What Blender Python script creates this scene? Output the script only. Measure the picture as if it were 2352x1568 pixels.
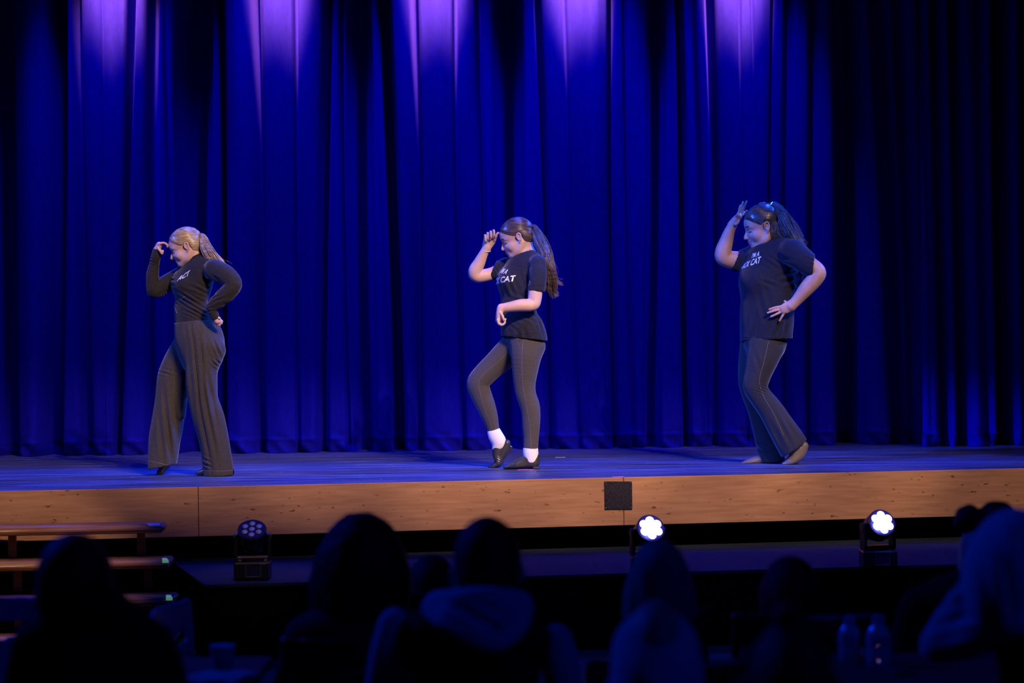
import bpy, bmesh, math, random
import numpy as np
from mathutils import Vector, Matrix
from mathutils.bvhtree import BVHTree
random.seed(7); RNG = np.random.RandomState(11)
SC = bpy.context.scene
COL = SC.collection
for o in list(bpy.data.objects): bpy.data.objects.remove(o)

# ------------------------------------------------------------------ camera
FPX, CX, CY = 4573.0, 1176.0, 784.0        # focal length in photo pixels, picture centre
ROLL = 0.0113
CAMZ = 1.69
STZ = 0.85                                  # stage floor height
PLZ = 0.415                                 # low platform height
cam_d = bpy.data.cameras.new('camera'); cam = bpy.data.objects.new('camera', cam_d); COL.objects.link(cam)
cam_d.sensor_width = 36.0; cam_d.lens = FPX / 2352 * 36
cr, sr = math.cos(ROLL), math.sin(ROLL)
cam.matrix_world = Matrix(((cr, sr, 0, 0), (0, 0, -1, 0), (-sr, cr, 0, CAMZ), (0, 0, 0, 1)))
cam_d.dof.use_dof = True; cam_d.dof.focus_distance = 13.0; cam_d.dof.aperture_fstop = 2.2
cam_d.clip_end = 100
SC.camera = cam

# ------------------------------------------------------------------ world, exposure
w = bpy.data.worlds.new('world'); SC.world = w; w.use_nodes = True
w.node_tree.nodes['Background'].inputs[0].default_value = (0.02, 0.03, 1, 1)
w.node_tree.nodes['Background'].inputs[1].default_value = 0.004
SC.view_settings.view_transform = 'Standard'; SC.view_settings.look = 'None'
SC.view_settings.exposure = 0; SC.view_settings.gamma = 1; SC.view_settings.use_curve_mapping = False

def P(px, py, Y):
    u, v = (px - CX) / FPX * Y, (CY - py) / FPX * Y
    return Vector((u * cr + v * sr, Y, CAMZ - u * sr + v * cr))
def G(px, py, z):
    d = P(px, py, 1.0) - Vector((0, 0, CAMZ))
    t = (z - CAMZ) / d.z
    return Vector((0, 0, CAMZ)) + d * t

# ------------------------------------------------------------------ lights
def spot(name, loc, target, energy, color, half_deg, blend=0.5, radius=0.05):
    l = bpy.data.lights.new(name, 'SPOT'); l.energy = energy; l.color = color
    l.spot_size = math.radians(2 * half_deg); l.spot_blend = blend; l.shadow_soft_size = radius
    o = bpy.data.objects.new(name, l); COL.objects.link(o); o.location = loc
    o.rotation_euler = (Vector(target) - Vector(loc)).to_track_quat('-Z', 'Y').to_euler()
    return o
BLUE = (0.0, 0.012, 1.0); POOL_ORANGE = (1.0, 0.34, 0.06); SKYB = (0.025, 0.11, 1.0); WARM = (1.0, 0.70, 0.50)
YC = 15.45
LP = [268, 650, 1008, 1330, 1700]
for i, px in enumerate(LP):                 # overhead battens in front of the curtain
    yl = 15.24 + px * 0.00018                # the curtain hangs slightly askew
    x = (px - CX) / FPX * yl
    e = [1.0, 1.0, 1.15, 1.3, 1.05][i]
    spot('batten_lamp', (x, yl - 0.70, 5.75), (x, yl - 0.03, 4.61), 8200 * e, POOL_ORANGE, 11.5, 0.8, 0.04)  # added orange spot that turns the blue curtain top purple
    spot('batten_lamp', (x, yl - 0.95, 6.1), (x, yl + 0.1, 2.7), 500 * e, BLUE, 19, 1.0, 0.04)
for x, e in ((-3.2, 0.5), (-1.2, 1.0), (1.1, 1.0), (2.7, 0.25)):   # front wash, high, low on the curtain
    spot('wash_lamp', (x, 12.4, 6.3), (x, 15.4, 1.1), 62 * e, BLUE, 22, 1.0, 0.10)
for x, e in ((-4.2, .8), (-2.1, 1.0), (0.0, 1.0), (2.1, .9), (3.9, .45)):   # back light added to brighten the blue of the stage floor
    spot('added_back_lamp', (x, 14.6, 6.2), (x, 12.6, 0.85), 850 * e, (0.0, 0.03, 1.0), 21, 1.0, 0.06)
# blue side and back light on the dancers
spot('side_lamp', (-7.2, 11.6, 6.0), (-2.3, 13.0, 1.8), 2300, SKYB, 9, 0.7, 0.05)
spot('side_lamp', (-5.2, 11.8, 6.2), (0.0, 13.2, 1.8), 2500, SKYB, 8.5, 0.7, 0.05)
spot('side_lamp', (-3.9, 9.7, 6.6), (1.75, 13.3, 1.7), 5200, SKYB, 8, 0.7, 0.05)
spot('side_lamp', (6.2, 14.0, 5.0), (1.75, 13.3, 1.8), 2400, SKYB, 8, 0.7, 0.05)
spot('side_lamp', (4.4, 14.2, 5.4), (0.0, 13.2, 1.8), 3000, SKYB, 10, 0.7, 0.05)
spot('side_lamp', (2.0, 14.3, 5.4), (-2.2, 13.0, 1.8), 3000, SKYB, 10, 0.7, 0.05)
for x, e in ((-3.4, .7), (-1.7, .8), (0, .8), (1.7, .7)):  # down lights added to lift the blue floor by the curtain
    spot('added_down_lamp', (x, 13.7, 6.3), (x, 14.1, 0.85), 300 * e, (0.0, 0.015, 1.0), 20, 1.0, 0.06)
# warm profile spots over the hall
spot('profile_spot', (-0.6, 5.5, 6.8), (-1.4, 10.75, 0.74), 420, WARM, 3.2, 0.8, 0.05)  # extra narrow spot added to lighten the unlit lamp's lenses
spot('profile_spot', (-3.4, 5.5, 6.8), (-2.9, 11.0, 0.40), 1500, WARM, 6.5, 0.5, 0.05)  # extra spot added to bring warm light onto the wooden steps
for px, e in ((-60, .45), (250, .6), (560, .75), (870, .8), (1180, 1.15), (1490, .8), (1800, .72), (2110, .5), (2420, .3)):
    tx = (px - CX) / FPX * 12.6
    spot('profile_spot', (tx * 0.8 + 3.4, 5.5, 6.8), (tx, 12.6, 1.52), 2100 * e, WARM, 8.4, 0.45, 0.05)
# dim blue over the hall
spot('hall_lamp', (-5.5, 9.0, 5.2), (0.2, 5.0, 1.1), 900, (0.0, 0.03, 1), 40, 0.8, 0.4)
spot('hall_lamp', (4.0, 1.5, 5.2), (0.6, 5.2, 1.1), 130, (0.0, 0.03, 1), 40, 0.8, 0.5)
spot('hall_lamp', (0.0, 10.4, 5.4), (0.2, 11.5, 0.4), 420, (0.0, 0.03, 1), 46, 0.9, 0.4)

# ------------------------------------------------------------------ materials
def mat(name, base, rough=0.6, spec=0.5, emit=None, estr=0.0, metal=0.0, sheen=0.0):
    m = bpy.data.materials.new(name); m.use_nodes = True
    b = m.node_tree.nodes['Principled BSDF']
    b.inputs['Base Color'].default_value = (*base, 1); b.inputs['Roughness'].default_value = rough
    b.inputs['Specular IOR Level'].default_value = spec; b.inputs['Metallic'].default_value = metal
    if sheen:
        b.inputs['Sheen Weight'].default_value = sheen; b.inputs['Sheen Roughness'].default_value = 0.4
    if emit:
        b.inputs['Emission Color'].default_value = (*emit, 1); b.inputs['Emission Strength'].default_value = estr
    return m
def N(m, t, **kw):
    n = m.node_tree.nodes.new(t)
    for k, v in kw.items(): setattr(n, k, v)
    return n
def L(m, a, b): m.node_tree.links.new(a, b)
def noisy(m, c0, c1, scale=(1, 1, 1), nscale=20.0, bump=0.0, lo=0.35, hi=0.65, detail=4, dist=0.01, rough=None):
    bs = m.node_tree.nodes['Principled BSDF']
    tc = N(m, 'ShaderNodeTexCoord'); mp = N(m, 'ShaderNodeMapping'); mp.inputs['Scale'].default_value = scale
    nz = N(m, 'ShaderNodeTexNoise'); nz.inputs['Scale'].default_value = nscale; nz.inputs['Detail'].default_value = detail
    L(m, tc.outputs['Object'], mp.inputs[0]); L(m, mp.outputs[0], nz.inputs['Vector'])
    cr_ = N(m, 'ShaderNodeValToRGB'); cr_.color_ramp.elements[0].position = lo; cr_.color_ramp.elements[1].position = hi
    cr_.color_ramp.elements[0].color = (*c0, 1); cr_.color_ramp.elements[1].color = (*c1, 1)
    L(m, nz.outputs['Fac'], cr_.inputs[0]); L(m, cr_.outputs[0], bs.inputs['Base Color'])
    if bump:
        bp = N(m, 'ShaderNodeBump'); bp.inputs['Strength'].default_value = bump; bp.inputs['Distance'].default_value = dist
        L(m, nz.outputs['Fac'], bp.inputs['Height']); L(m, bp.outputs[0], bs.inputs['Normal'])
    if rough:
        mr = N(m, 'ShaderNodeMapRange'); mr.inputs['To Min'].default_value = rough[0]; mr.inputs['To Max'].default_value = rough[1]
        L(m, nz.outputs['Fac'], mr.inputs['Value']); L(m, mr.outputs[0], bs.inputs['Roughness'])
    return m, nz, cr_

M = {}
M['curtain'] = noisy(mat('curtain_velour', (.03, .03, .4), 0.8, 0.15), (.004, .003, .29), (.005, .004, .38), (1, 1, 0.25), 60, 0.1, dist=0.004)[0]
b = M['curtain'].node_tree.nodes['Principled BSDF']; b.inputs['Sheen Weight'].default_value = 0.25; b.inputs['Sheen Tint'].default_value = (.03, .02, 1, 1); b.inputs['Sheen Roughness'].default_value = 0.5; b.inputs['Specular IOR Level'].default_value = 0.05
M['legcurtain'] = M['curtain']
M['black'] = mat('matt_black', (.004, .004, .004), 0.9, 0.1)
M['hallfloor'] = noisy(mat('hall_floor', (.02, .02, .02), 0.6, 0.3), (.012, .012, .014), (.02, .02, .022), nscale=3)[0]
M['wall'] = mat('dark_wall', (.01, .01, .012), 0.9, 0.1)
# stage floor: black paint, blue stage light in its colour, scuffed along its length
m = mat('blue_lit_stage_paint', (.05, .05, .055), 0.42, 0.5)
m, nz, rp = noisy(m, (.010, .016, .070), (.13, .15, .36), (0.30, 9, 1), 5.0, 0.25, 0.40, 0.68, 9, 0.004, (0.30, 0.60))
tc = N(m, 'ShaderNodeTexCoord'); vz = N(m, 'ShaderNodeTexNoise'); vz.inputs['Scale'].default_value = 26; vz.inputs['Detail'].default_value = 5
mp = N(m, 'ShaderNodeMapping'); mp.inputs['Scale'].default_value = (1.1, 3.2, 1); L(m, tc.outputs['Object'], mp.inputs[0]); L(m, mp.outputs[0], vz.inputs['Vector'])
r2 = N(m, 'ShaderNodeValToRGB'); r2.color_ramp.elements[0].position = .66; r2.color_ramp.elements[1].position = .72
r2.color_ramp.elements[0].color = (0, 0, 0, 1); r2.color_ramp.elements[1].color = (.4, .42, .6, 1); L(m, vz.outputs['Fac'], r2.inputs[0])
ad = N(m, 'ShaderNodeMix'); ad.data_type = 'RGBA'; ad.blend_type = 'ADD'; ad.inputs[0].default_value = 1
L(m, rp.outputs[0], ad.inputs[6]); L(m, r2.outputs[0], ad.inputs[7]); L(m, ad.outputs[2], m.node_tree.nodes['Principled BSDF'].inputs['Base Color'])
M['stage'] = m
# plywood facing
m = mat('plywood', (.42, .22, .09), 0.55, 0.3)
m, nz, rp = noisy(m, (.37, .175, .080), (.50, .255, .130), (0.9, 1, 11), 5.0, 0.12, 0.3, 0.7, 12, 0.002)
tc = N(m, 'ShaderNodeTexCoord'); mp = N(m, 'ShaderNodeMapping'); mp.inputs['Scale'].default_value = (1, 1, 2.6)
vz = N(m, 'ShaderNodeTexNoise'); vz.inputs['Scale'].default_value = 17; vz.inputs['Detail'].default_value = 4
L(m, tc.outputs['Object'], mp.inputs[0]); L(m, mp.outputs[0], vz.inputs['Vector'])
r2 = N(m, 'ShaderNodeValToRGB'); r2.color_ramp.elements[0].position = .655; r2.color_ramp.elements[1].position = .72
r2.color_ramp.elements[0].color = (1, 1, 1, 1); r2.color_ramp.elements[1].color = (.28, .2, .16, 1); L(m, vz.outputs['Fac'], r2.inputs[0])
ad = N(m, 'ShaderNodeMix'); ad.data_type = 'RGBA'; ad.blend_type = 'MULTIPLY'; ad.inputs[0].default_value = 1
L(m, rp.outputs[0], ad.inputs[6]); L(m, r2.outputs[0], ad.inputs[7]); L(m, ad.outputs[2], m.node_tree.nodes['Principled BSDF'].inputs['Base Color'])
M['ply'] = m
M['tread'] = noisy(mat('tread_wood', (.3, .13, .05), 0.35, 0.5), (.26, .10, .04), (.36, .17, .07), (1, 1, 12), 4, 0.05)[0]
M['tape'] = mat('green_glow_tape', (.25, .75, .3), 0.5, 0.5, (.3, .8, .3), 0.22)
M['paletape'] = mat('pale_tape', (.5, .6, .65), 0.5)
M['pinktape'] = mat('pink_tape', (.8, .2, .5), 0.5)
M['platform'] = noisy(mat('platform_black', (.03, .03, .035), 0.8, 0.12), (.014, .018, .030), (.035, .042, .065), nscale=90, bump=0.2, dist=0.002)[0]
m = mat('plaque_metal', (.05, .045, .05), 0.35, 0.5, metal=0.4)
m, nz, rp = noisy(m, (.010, .009, .016), (.085, .075, .10), (12, 1, 34), 9, 0.2, 0.4, 0.68, 6, 0.002); M['plaque'] = m
M['screw'] = mat('screw_steel', (.6, .6, .62), 0.3, 0.5, metal=0.8)
M['lampbody'] = mat('lamp_black_plastic', (.012, .012, .014), 0.35, 0.5)
M['lampface'] = mat('lamp_face', (.015, .012, .03), 0.3, 0.6)
M['lens'] = mat('lamp_lens', (.35, .33, .42), 0.25, 0.8)
M['lenson'] = mat('lit_lens', (.9, .9, 1), 0.3, 0.5, (.55, .5, 1.0), 26)
M['display'] = mat('lamp_display', (.02, .02, .06), 0.2, 0.7)
# skin
def skin(name, c0, c1, sss=0.12):
    m = mat(name, c0, 0.5, 0.35)
    m, nz, rp = noisy(m, c0, c1, nscale=18, bump=0.0)
    b = m.node_tree.nodes['Principled BSDF']
    b.inputs['Subsurface Weight'].default_value = sss; b.inputs['Subsurface Radius'].default_value = (1, .35, .2); b.inputs['Subsurface Scale'].default_value = 0.006
    return m
M['skin1'] = skin('skin_fair', (.66, .40, .33), (.72, .46, .38))
M['skin2'] = skin('skin_light', (.64, .40, .31), (.70, .46, .36))
M['skin3'] = skin('skin_olive', (.50, .30, .22), (.56, .35, .26))
M['lip'] = mat('lips', (.50, .17, .17), 0.4)
M['lash'] = mat('lashes', (.02, .012, .01), 0.7)
M['brow'] = mat('pale_brows', (.20, .11, .07), 0.7)
M['nail'] = mat('nail', (.75, .5, .48), 0.3)
def hairmat(name, c0, c1, scale):
    m = mat(name, c0, 0.33, 0.9)
    return noisy(m, c0, c1, scale, 26, 0.5, 0.35, 0.65, 3, 0.003)[0]
M['blonde'] = hairmat('hair_blonde', (.30, .19, .10), (.62, .46, .29), (1, 1, 4))
M['brown'] = hairmat('hair_brown', (.045, .027, .020), (.17, .10, .068), (1, 1, 4))
M['darkhair'] = hairmat('hair_dark', (.016, .012, .011), (.085, .062, .052), (1, 1, 4))
def cloth(name, c0, c1, n=120, bump=0.3, sheen=0.25):
    m = mat(name, c0, 0.85, 0.15, sheen=sheen)
    return noisy(m, c0, c1, (1, 1, 1), n, bump, 0.3, 0.7, 3, 0.0015)[0]
M['jacket'] = cloth('black_jersey', (0.0190, 0.0170, 0.0170), (0.0310, 0.0280, 0.0275))
M['trousers'] = cloth('charcoal_wool', (0.0338, 0.0292, 0.0270), (0.0585, 0.0518, 0.0495), 160, 0.4)
M['tee2'] = cloth('blue_lit_black_tee', (.013, .0135, .024), (.023, .024, .040))  # black cloth with the blue stage light mixed into its colour
M['tee3'] = cloth('loose_blue_lit_black_tee', (.009, .011, .022), (.015, .018, .034))  # also a black tee, its colour tinted by the blue light on it
M['legging'] = cloth('dark_leggings', (0.0553, 0.0488, 0.0488), (0.0845, 0.0748, 0.0748), 200)
M['flare'] = cloth('black_flares', (0.0203, 0.0203, 0.0225), (0.0338, 0.0328, 0.0351), 200)
M['sock'] = mat('white_sock', (.82, .78, .78), 0.9, 0.1)
M['jazz'] = mat('black_leather', (.035, .033, .035), 0.32, 0.6)
M['tan'] = mat('worn_leather', (.16, .13, .11), 0.45, 0.4)
M['print'] = mat('white_print', (.85, .85, .85), 0.6)
M['bangle'] = mat('pale_cord', (.85, .75, .75), 0.4)
M['sparkle'] = mat('silver_clip', (.85, .85, .9), 0.2, 0.8, metal=0.7)
M['stitch'] = mat('stitching', (.22, .2, .2), 0.8)
M['zip'] = mat('zip', (.3, .3, .3), 0.3, metal=0.7)
# audience
M['askin'] = mat('audience_skin', (.32, .2, .15), 0.6)
M['ahair'] = mat('audience_hair', (.012, .010, .010), 0.7, 0.2)
M['ahair2'] = mat('audience_hair_pale', (.20, .17, .14), 0.7, 0.2)
M['adark'] = mat('dark_coat', (.012, .012, .014), 0.9, 0.1)
M['anavy'] = mat('navy_coat', (.03, .03, .04), 0.9, 0.1)
M['apale'] = mat('pale_fleece', (.42, .42, .45), 0.95, 0.1)
M['amid'] = mat('grey_fleece', (.2, .2, .22), 0.95, 0.1)
M['chairpale'] = mat('chair_plastic', (.35, .35, .42), 0.75, 0.2)
M['chairleg'] = mat('chair_leg', (.1, .1, .12), 0.4, metal=0.5)
M['table'] = mat('table_cloth', (.03, .03, .035), 0.7)
m = mat('clear_plastic', (.75, .78, .85), 0.08, 0.6); m.node_tree.nodes['Principled BSDF'].inputs['Transmission Weight'].default_value = 0.55; M['plastic'] = m
M['cap'] = mat('bottle_cap', (.35, .37, .5), 0.4)
M['paper'] = mat('white_paper', (.33, .33, .36), 0.8)

# ------------------------------------------------------------------ object helpers
def tag(o, label=None, cat=None, group=None, kind=None):
    if label: o['label'] = label
    if cat: o['category'] = cat
    if group: o['group'] = group
    if kind: o['kind'] = kind
    return o
def empty(name, loc, label=None, cat=None, group=None):
    o = bpy.data.objects.new(name, None); COL.objects.link(o); o.location = loc
    o.empty_display_size = 0.1
    return tag(o, label, cat, group)
def link(name, me, m, parent=None):
    o = bpy.data.objects.new(name, me); COL.objects.link(o)
    for x in (m if isinstance(m, (list, tuple)) else [m]): me.materials.append(x)
    if parent is not None:
        o.parent = parent
        T = Vector((0, 0, 0)); p = parent
        while p is not None: T += p.location; p = p.parent
        if len(me.vertices):
            a = np.empty(len(me.vertices) * 3, np.float32); me.vertices.foreach_get('co', a)
            a = a.reshape(-1, 3) - np.array(T, np.float32); me.vertices.foreach_set('co', a.ravel()); me.update()
    return o
def pydata(name, v, f, smooth=True):
    me = bpy.data.meshes.new(name); me.from_pydata([tuple(x) for x in v], [], [tuple(x) for x in f])
    if smooth: me.polygons.foreach_set('use_smooth', [True] * len(me.polygons))
    me.update(); return me
def bm_mesh(name, bm, smooth=False):
    me = bpy.data.meshes.new(name); bmesh.ops.recalc_face_normals(bm, faces=bm.faces); bm.to_mesh(me); bm.free()
    if smooth: me.polygons.foreach_set('use_smooth', [True] * len(me.polygons))
    return me
def hexa(bm, c):                              # 8 corners: bottom 4 then top 4, same winding
    vs = [bm.verts.new(x) for x in c]
    for f in ((0, 3, 2, 1), (4, 5, 6, 7), (0, 1, 5, 4), (1, 2, 6, 5), (2, 3, 7, 6), (3, 0, 4, 7)):
        bm.faces.new([vs[i] for i in f])
    return vs
def box(bm, c, s, rz=0, bev=0.0, R=None):
    mt = Matrix.Translation(c) @ (R.to_4x4() if R else Matrix.Rotation(rz, 4, 'Z')) @ Matrix.Diagonal((*s, 1))
    r = bmesh.ops.create_cube(bm, size=1, matrix=mt)
    if bev:
        es = list({e for v in r['verts'] for e in v.link_edges})
        bmesh.ops.bevel(bm, geom=es, offset=bev, segments=2, affect='EDGES', profile=0.5)
def cyl(bm, a, b_, r1, r2=None, seg=24):
    a, b_ = Vector(a), Vector(b_); d = b_ - a; r2 = r1 if r2 is None else r2
    mt = Matrix.Translation((a + b_) / 2) @ d.to_track_quat('Z', 'Y').to_matrix().to_4x4()
    bmesh.ops.create_cone(bm, cap_ends=True, segments=seg, radius1=r1, radius2=r2, depth=d.length, matrix=mt)
def strand_tubes(name, paths, radii, m, parent, seg=5):
    V, Fc = [], []
    for pts, rr in zip(paths, radii):
        n = len(pts); pts = np.asarray(pts, float); base = len(V)
        tan = np.gradient(pts, axis=0); tan /= np.linalg.norm(tan, axis=1)[:, None] + 1e-9
        ref = np.array([0.21, 0.9, 0.13])
        a1 = np.cross(tan, ref); a1 /= np.linalg.norm(a1, axis=1)[:, None] + 1e-9; a2 = np.cross(tan, a1)
        for i in range(n):
            for k in range(seg):
                t = 2 * math.pi * k / seg
                V.append(pts[i] + rr[i] * (math.cos(t) * a1[i] + math.sin(t) * a2[i]))
        for i in range(n - 1):
            for k in range(seg):
                k2 = (k + 1) % seg
                Fc.append((base + i * seg + k, base + i * seg + k2, base + (i + 1) * seg + k2, base + (i + 1) * seg + k))
    return link(name, pydata(name, V, Fc), m, parent)

# ------------------------------------------------------------------ distance-field modelling
def catmull(pts, n):
    pts = np.asarray(pts, float); m_ = len(pts)
    if m_ < 3 or n < 2: 
        return pts
    out = []
    for i in range(m_ - 1):
        p0, p1, p2, p3 = pts[max(i - 1, 0)], pts[i], pts[i + 1], pts[min(i + 2, m_ - 1)]
        for k in range(n):
            t = k / n
            out.append(0.5 * (2 * p1 + (p2 - p0) * t + (2 * p0 - 5 * p1 + 4 * p2 - p3) * t * t + (3 * p1 - p0 - 3 * p2 + p3) * t ** 3))
    out.append(pts[-1]); return np.array(out)
def smin(a, b_, k):
    if k <= 0: return np.minimum(a, b_)
    h = np.clip(0.5 + 0.5 * (b_ - a) / k, 0, 1)
    return b_ * (1 - h) + a * h - k * h * (1 - h)
class Field:
    def __init__(s, lo, hi, h):
        s.h = h; s.lo = np.array(lo, float); s.n = np.ceil((np.array(hi) - s.lo) / h).astype(int) + 1
        s.F = np.full(s.n, 0.06, np.float32)
    def sub(s, lo, hi):
        i0 = np.clip(np.floor((np.array(lo) - s.lo) / s.h).astype(int), 0, s.n); i1 = np.clip(np.ceil((np.array(hi) - s.lo) / s.h).astype(int) + 1, 0, s.n)
        sl = tuple(slice(a, b_) for a, b_ in zip(i0, i1))
        ax = [(s.lo[k] + s.h * np.arange(i0[k], i1[k])).astype(np.float32) for k in range(3)]
        return sl, ax[0][:, None, None], ax[1][None, :, None], ax[2][None, None, :]
    def put(s, sl, d, k, neg=False):
        if neg: s.F[sl] = -smin(-s.F[sl], d, k)
        else: s.F[sl] = smin(s.F[sl], d, k)
    def tube(s, pts, a, b_=None, side=(0, 1, 0), k=0.01, res=4, flat0=None, flat1=None, neg=False):
        """chain with elliptical section: a = half width across side x axis, b_ = half width along side"""
        pts = np.array([tuple(p) for p in pts], float); n0 = len(pts)
        a = np.full(n0, a, float) if np.isscalar(a) else np.array(a, float)
        b_ = a.copy() if b_ is None else (np.full(n0, b_, float) if np.isscalar(b_) else np.array(b_, float))
        Q = catmull(np.column_stack([pts, a, b_]), res); pts, a, b_ = Q[:, :3], Q[:, 3], Q[:, 4]
        mr = max(a.max(), b_.max()) + k + 3 * s.h
        tot = None; gl, gh = pts.min(0) - mr, pts.max(0) + mr
        sl, X, Y, Z = s.sub(gl, gh)
        shp = s.F[sl].shape
        if 0 in shp: return
        tot = np.full(shp, 0.09, np.float32)
        sd = np.array(side, float)
        for i in range(len(pts) - 1):
            p0, p1 = pts[i], pts[i + 1]; d = p1 - p0; Ln = np.linalg.norm(d)
            if Ln < 1e-7: continue
            ax = d / Ln; u = sd - ax * sd.dot(ax); nu = np.linalg.norm(u)
            if nu < 1e-4: u = np.cross(ax, (1, 0, 0)); nu = np.linalg.norm(u)
            u /= nu; v = np.cross(ax, u)
            m1 = max(a[i], a[i + 1], b_[i], b_[i + 1]) + k + 3 * s.h
            lo_, hi_ = np.minimum(p0, p1) - m1, np.maximum(p0, p1) + m1
            sl2, X, Y, Z = s.sub(lo_, hi_)
            loc = tuple(slice(q.start - r.start, q.stop - r.start) for q, r in zip(sl2, sl))
            qx, qy, qz = X - p0[0], Y - p0[1], Z - p0[2]
            al = qx * ax[0] + qy * ax[1] + qz * ax[2]
            t = np.clip(al / Ln, 0, 1); ov = al - t * Ln
            du = qx * u[0] + qy * u[1] + qz * u[2]; dv = qx * v[0] + qy * v[1] + qz * v[2]
            A = a[i] + (a[i + 1] - a[i]) * t; B = b_[i] + (b_[i + 1] - b_[i]) * t; g = np.minimum(A, B)
            e1, e2, e3 = du / B, dv / A, ov / g
            k0 = np.sqrt(e1 * e1 + e2 * e2 + e3 * e3) + 1e-6
            k1 = np.sqrt((e1 / B) ** 2 + (e2 / A) ** 2 + (e3 / g) ** 2) + 1e-6
            dd = k0 * (k0 - 1) / k1
            tot[loc] = np.minimum(tot[loc], dd)
        sl, X, Y, Z = s.sub(gl, gh)
        for fl, p in ((flat0, pts[0]), (flat1, pts[-1])):
            if fl is not None:
                n_ = np.array(fl, float); n_ /= np.linalg.norm(n_)
                tot = np.maximum(tot, (X - p[0]) * n_[0] + (Y - p[1]) * n_[1] + (Z - p[2]) * n_[2])
        s.put(sl, tot, k, neg)
    def ell(s, c, r, R=None, k=0.01, neg=False):
        c = np.array(tuple(c), float); r = np.array(r, float); R = np.eye(3) if R is None else np.array(R)
        m1 = r.max() + k + 3 * s.h
        sl, X, Y, Z = s.sub(c - m1, c + m1)
        if 0 in s.F[sl].shape: return
        q = [X - c[0], Y - c[1], Z - c[2]]
        e = [(q[0] * R[i][0] + q[1] * R[i][1] + q[2] * R[i][2]) / r[i] for i in range(3)]
        k0 = np.sqrt(e[0] ** 2 + e[1] ** 2 + e[2] ** 2) + 1e-6
        k1 = np.sqrt((e[0] / r[0]) ** 2 + (e[1] / r[1]) ** 2 + (e[2] / r[2]) ** 2) + 1e-6
        s.put(sl, k0 * (k0 - 1) / k1, k, neg)
    def cut(s, p, n_, lo=None, hi=None):      # remove the side n_ points to (inside lo..hi)
        n_ = np.array(n_, float); n_ /= np.linalg.norm(n_)
        sl, X, Y, Z = s.sub(s.lo if lo is None else lo, s.lo + s.n * s.h if hi is None else hi)
        s.F[sl] = np.maximum(s.F[sl], (X - p[0]) * n_[0] + (Y - p[1]) * n_[1] + (Z - p[2]) * n_[2])
    def crease(s, c, rad, n_, wl, amp, ph=0.0, bend=(0, 0, 0)):   # drape folds around c
        c = np.array(tuple(c), float)
        rad = np.array([rad] * 3 if np.isscalar(rad) else rad, float)
        sl, X, Y, Z = s.sub(c - 1.8 * rad, c + 1.8 * rad)
        if 0 in s.F[sl].shape: return
        n_ = np.array(n_, float); n_ /= np.linalg.norm(n_)
        qx, qy, qz = X - c[0], Y - c[1], Z - c[2]
        w_ = np.exp(-1.6 * ((qx / rad[0]) ** 2 + (qy / rad[1]) ** 2 + (qz / rad[2]) ** 2))
        t = (qx * n_[0] + qy * n_[1] + qz * n_[2]) + bend[0] * np.sin(qx * 14) * .02 + bend[1] * np.sin(qy * 17 + 1) * .02
        wv = np.sin(2 * math.pi * t / wl + ph); wv = np.sign(wv) * np.abs(wv) ** 0.8
        s.F[sl] += amp * w_ * wv
    def mesh(s, name):
        F = s.F; S = F < 0
        u = S.astype(np.uint8)
        cc = u[:-1] + u[1:]; cc = cc[:, :-1] + cc[:, 1:]; cc = cc[:, :, :-1] + cc[:, :, 1:]
        act = (cc > 0) & (cc < 8); del cc, u
        idx = np.full(act.shape, -1, np.int32); I, J, K = np.nonzero(act); n = len(I); idx[I, J, K] = np.arange(n)
        acc = np.zeros((n, 3)); cnt = np.zeros(n)
        cor = [(x, y, z) for x in (0, 1) for y in (0, 1) for z in (0, 1)]
        for a in cor:
            for d in range(3):
                if a[d]: continue
                b_ = list(a); b_[d] = 1
                fa = F[I + a[0], J + a[1], K + a[2]]; fb = F[I + b_[0], J + b_[1], K + b_[2]]
                m_ = (fa < 0) != (fb < 0); t = np.where(m_, fa / np.where(m_, fa - fb, 1), 0)
                p = np.tile(np.array(a, float), (n, 1)); p[:, d] = t
                acc[m_] += p[m_]; cnt[m_] += 1
        V = s.lo + s.h * (np.column_stack([I, J, K]) + acc / cnt[:, None])
        quads = []
        for d in range(3):
            sa = [slice(1, -1)] * 3; sb = [slice(1, -1)] * 3; sa[d] = slice(0, -1); sb[d] = slice(1, None)
            A, B = S[tuple(sa)], S[tuple(sb)]
            for flip, msk in ((False, A & ~B), (True, ~A & B)):
                e = np.array(np.nonzero(msk)).T
                if not len(e): continue
                off = np.array([1, 1, 1]); off[d] = 0; e = e + off
                d1, d2 = (d + 1) % 3, (d + 2) % 3; q = []
                for o1, o2 in ((-1, -1), (0, -1), (0, 0), (-1, 0)):
                    g = e.copy(); g[:, d1] += o1; g[:, d2] += o2; q.append(idx[g[:, 0], g[:, 1], g[:, 2]])
                q = np.column_stack(q); quads.append(q[:, ::-1] if flip else q)
        Q = np.concatenate(quads); Q = Q[(Q >= 0).all(1)]
        # light smoothing
        for _ in range(2):
            sm = np.zeros_like(V); ct = np.zeros(n)
            for a, b_ in ((0, 1), (1, 2), (2, 3), (3, 0)):
                for c_ in range(3):
                    sm[:, c_] += np.bincount(Q[:, a], V[Q[:, b_], c_], n) + np.bincount(Q[:, b_], V[Q[:, a], c_], n)
                ct += np.bincount(Q[:, a], minlength=n) + np.bincount(Q[:, b_], minlength=n)
            V = 0.65 * V + 0.35 * sm / np.maximum(ct, 1)[:, None]
        me = bpy.data.meshes.new(name); me.vertices.add(n); me.vertices.foreach_set('co', V.astype(np.float32).ravel())
        me.loops.add(len(Q) * 4); me.loops.foreach_set('vertex_index', Q.astype(np.int32).ravel())
        me.polygons.add(len(Q)); me.polygons.foreach_set('loop_start', np.arange(0, len(Q) * 4, 4, dtype=np.int32))
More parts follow.
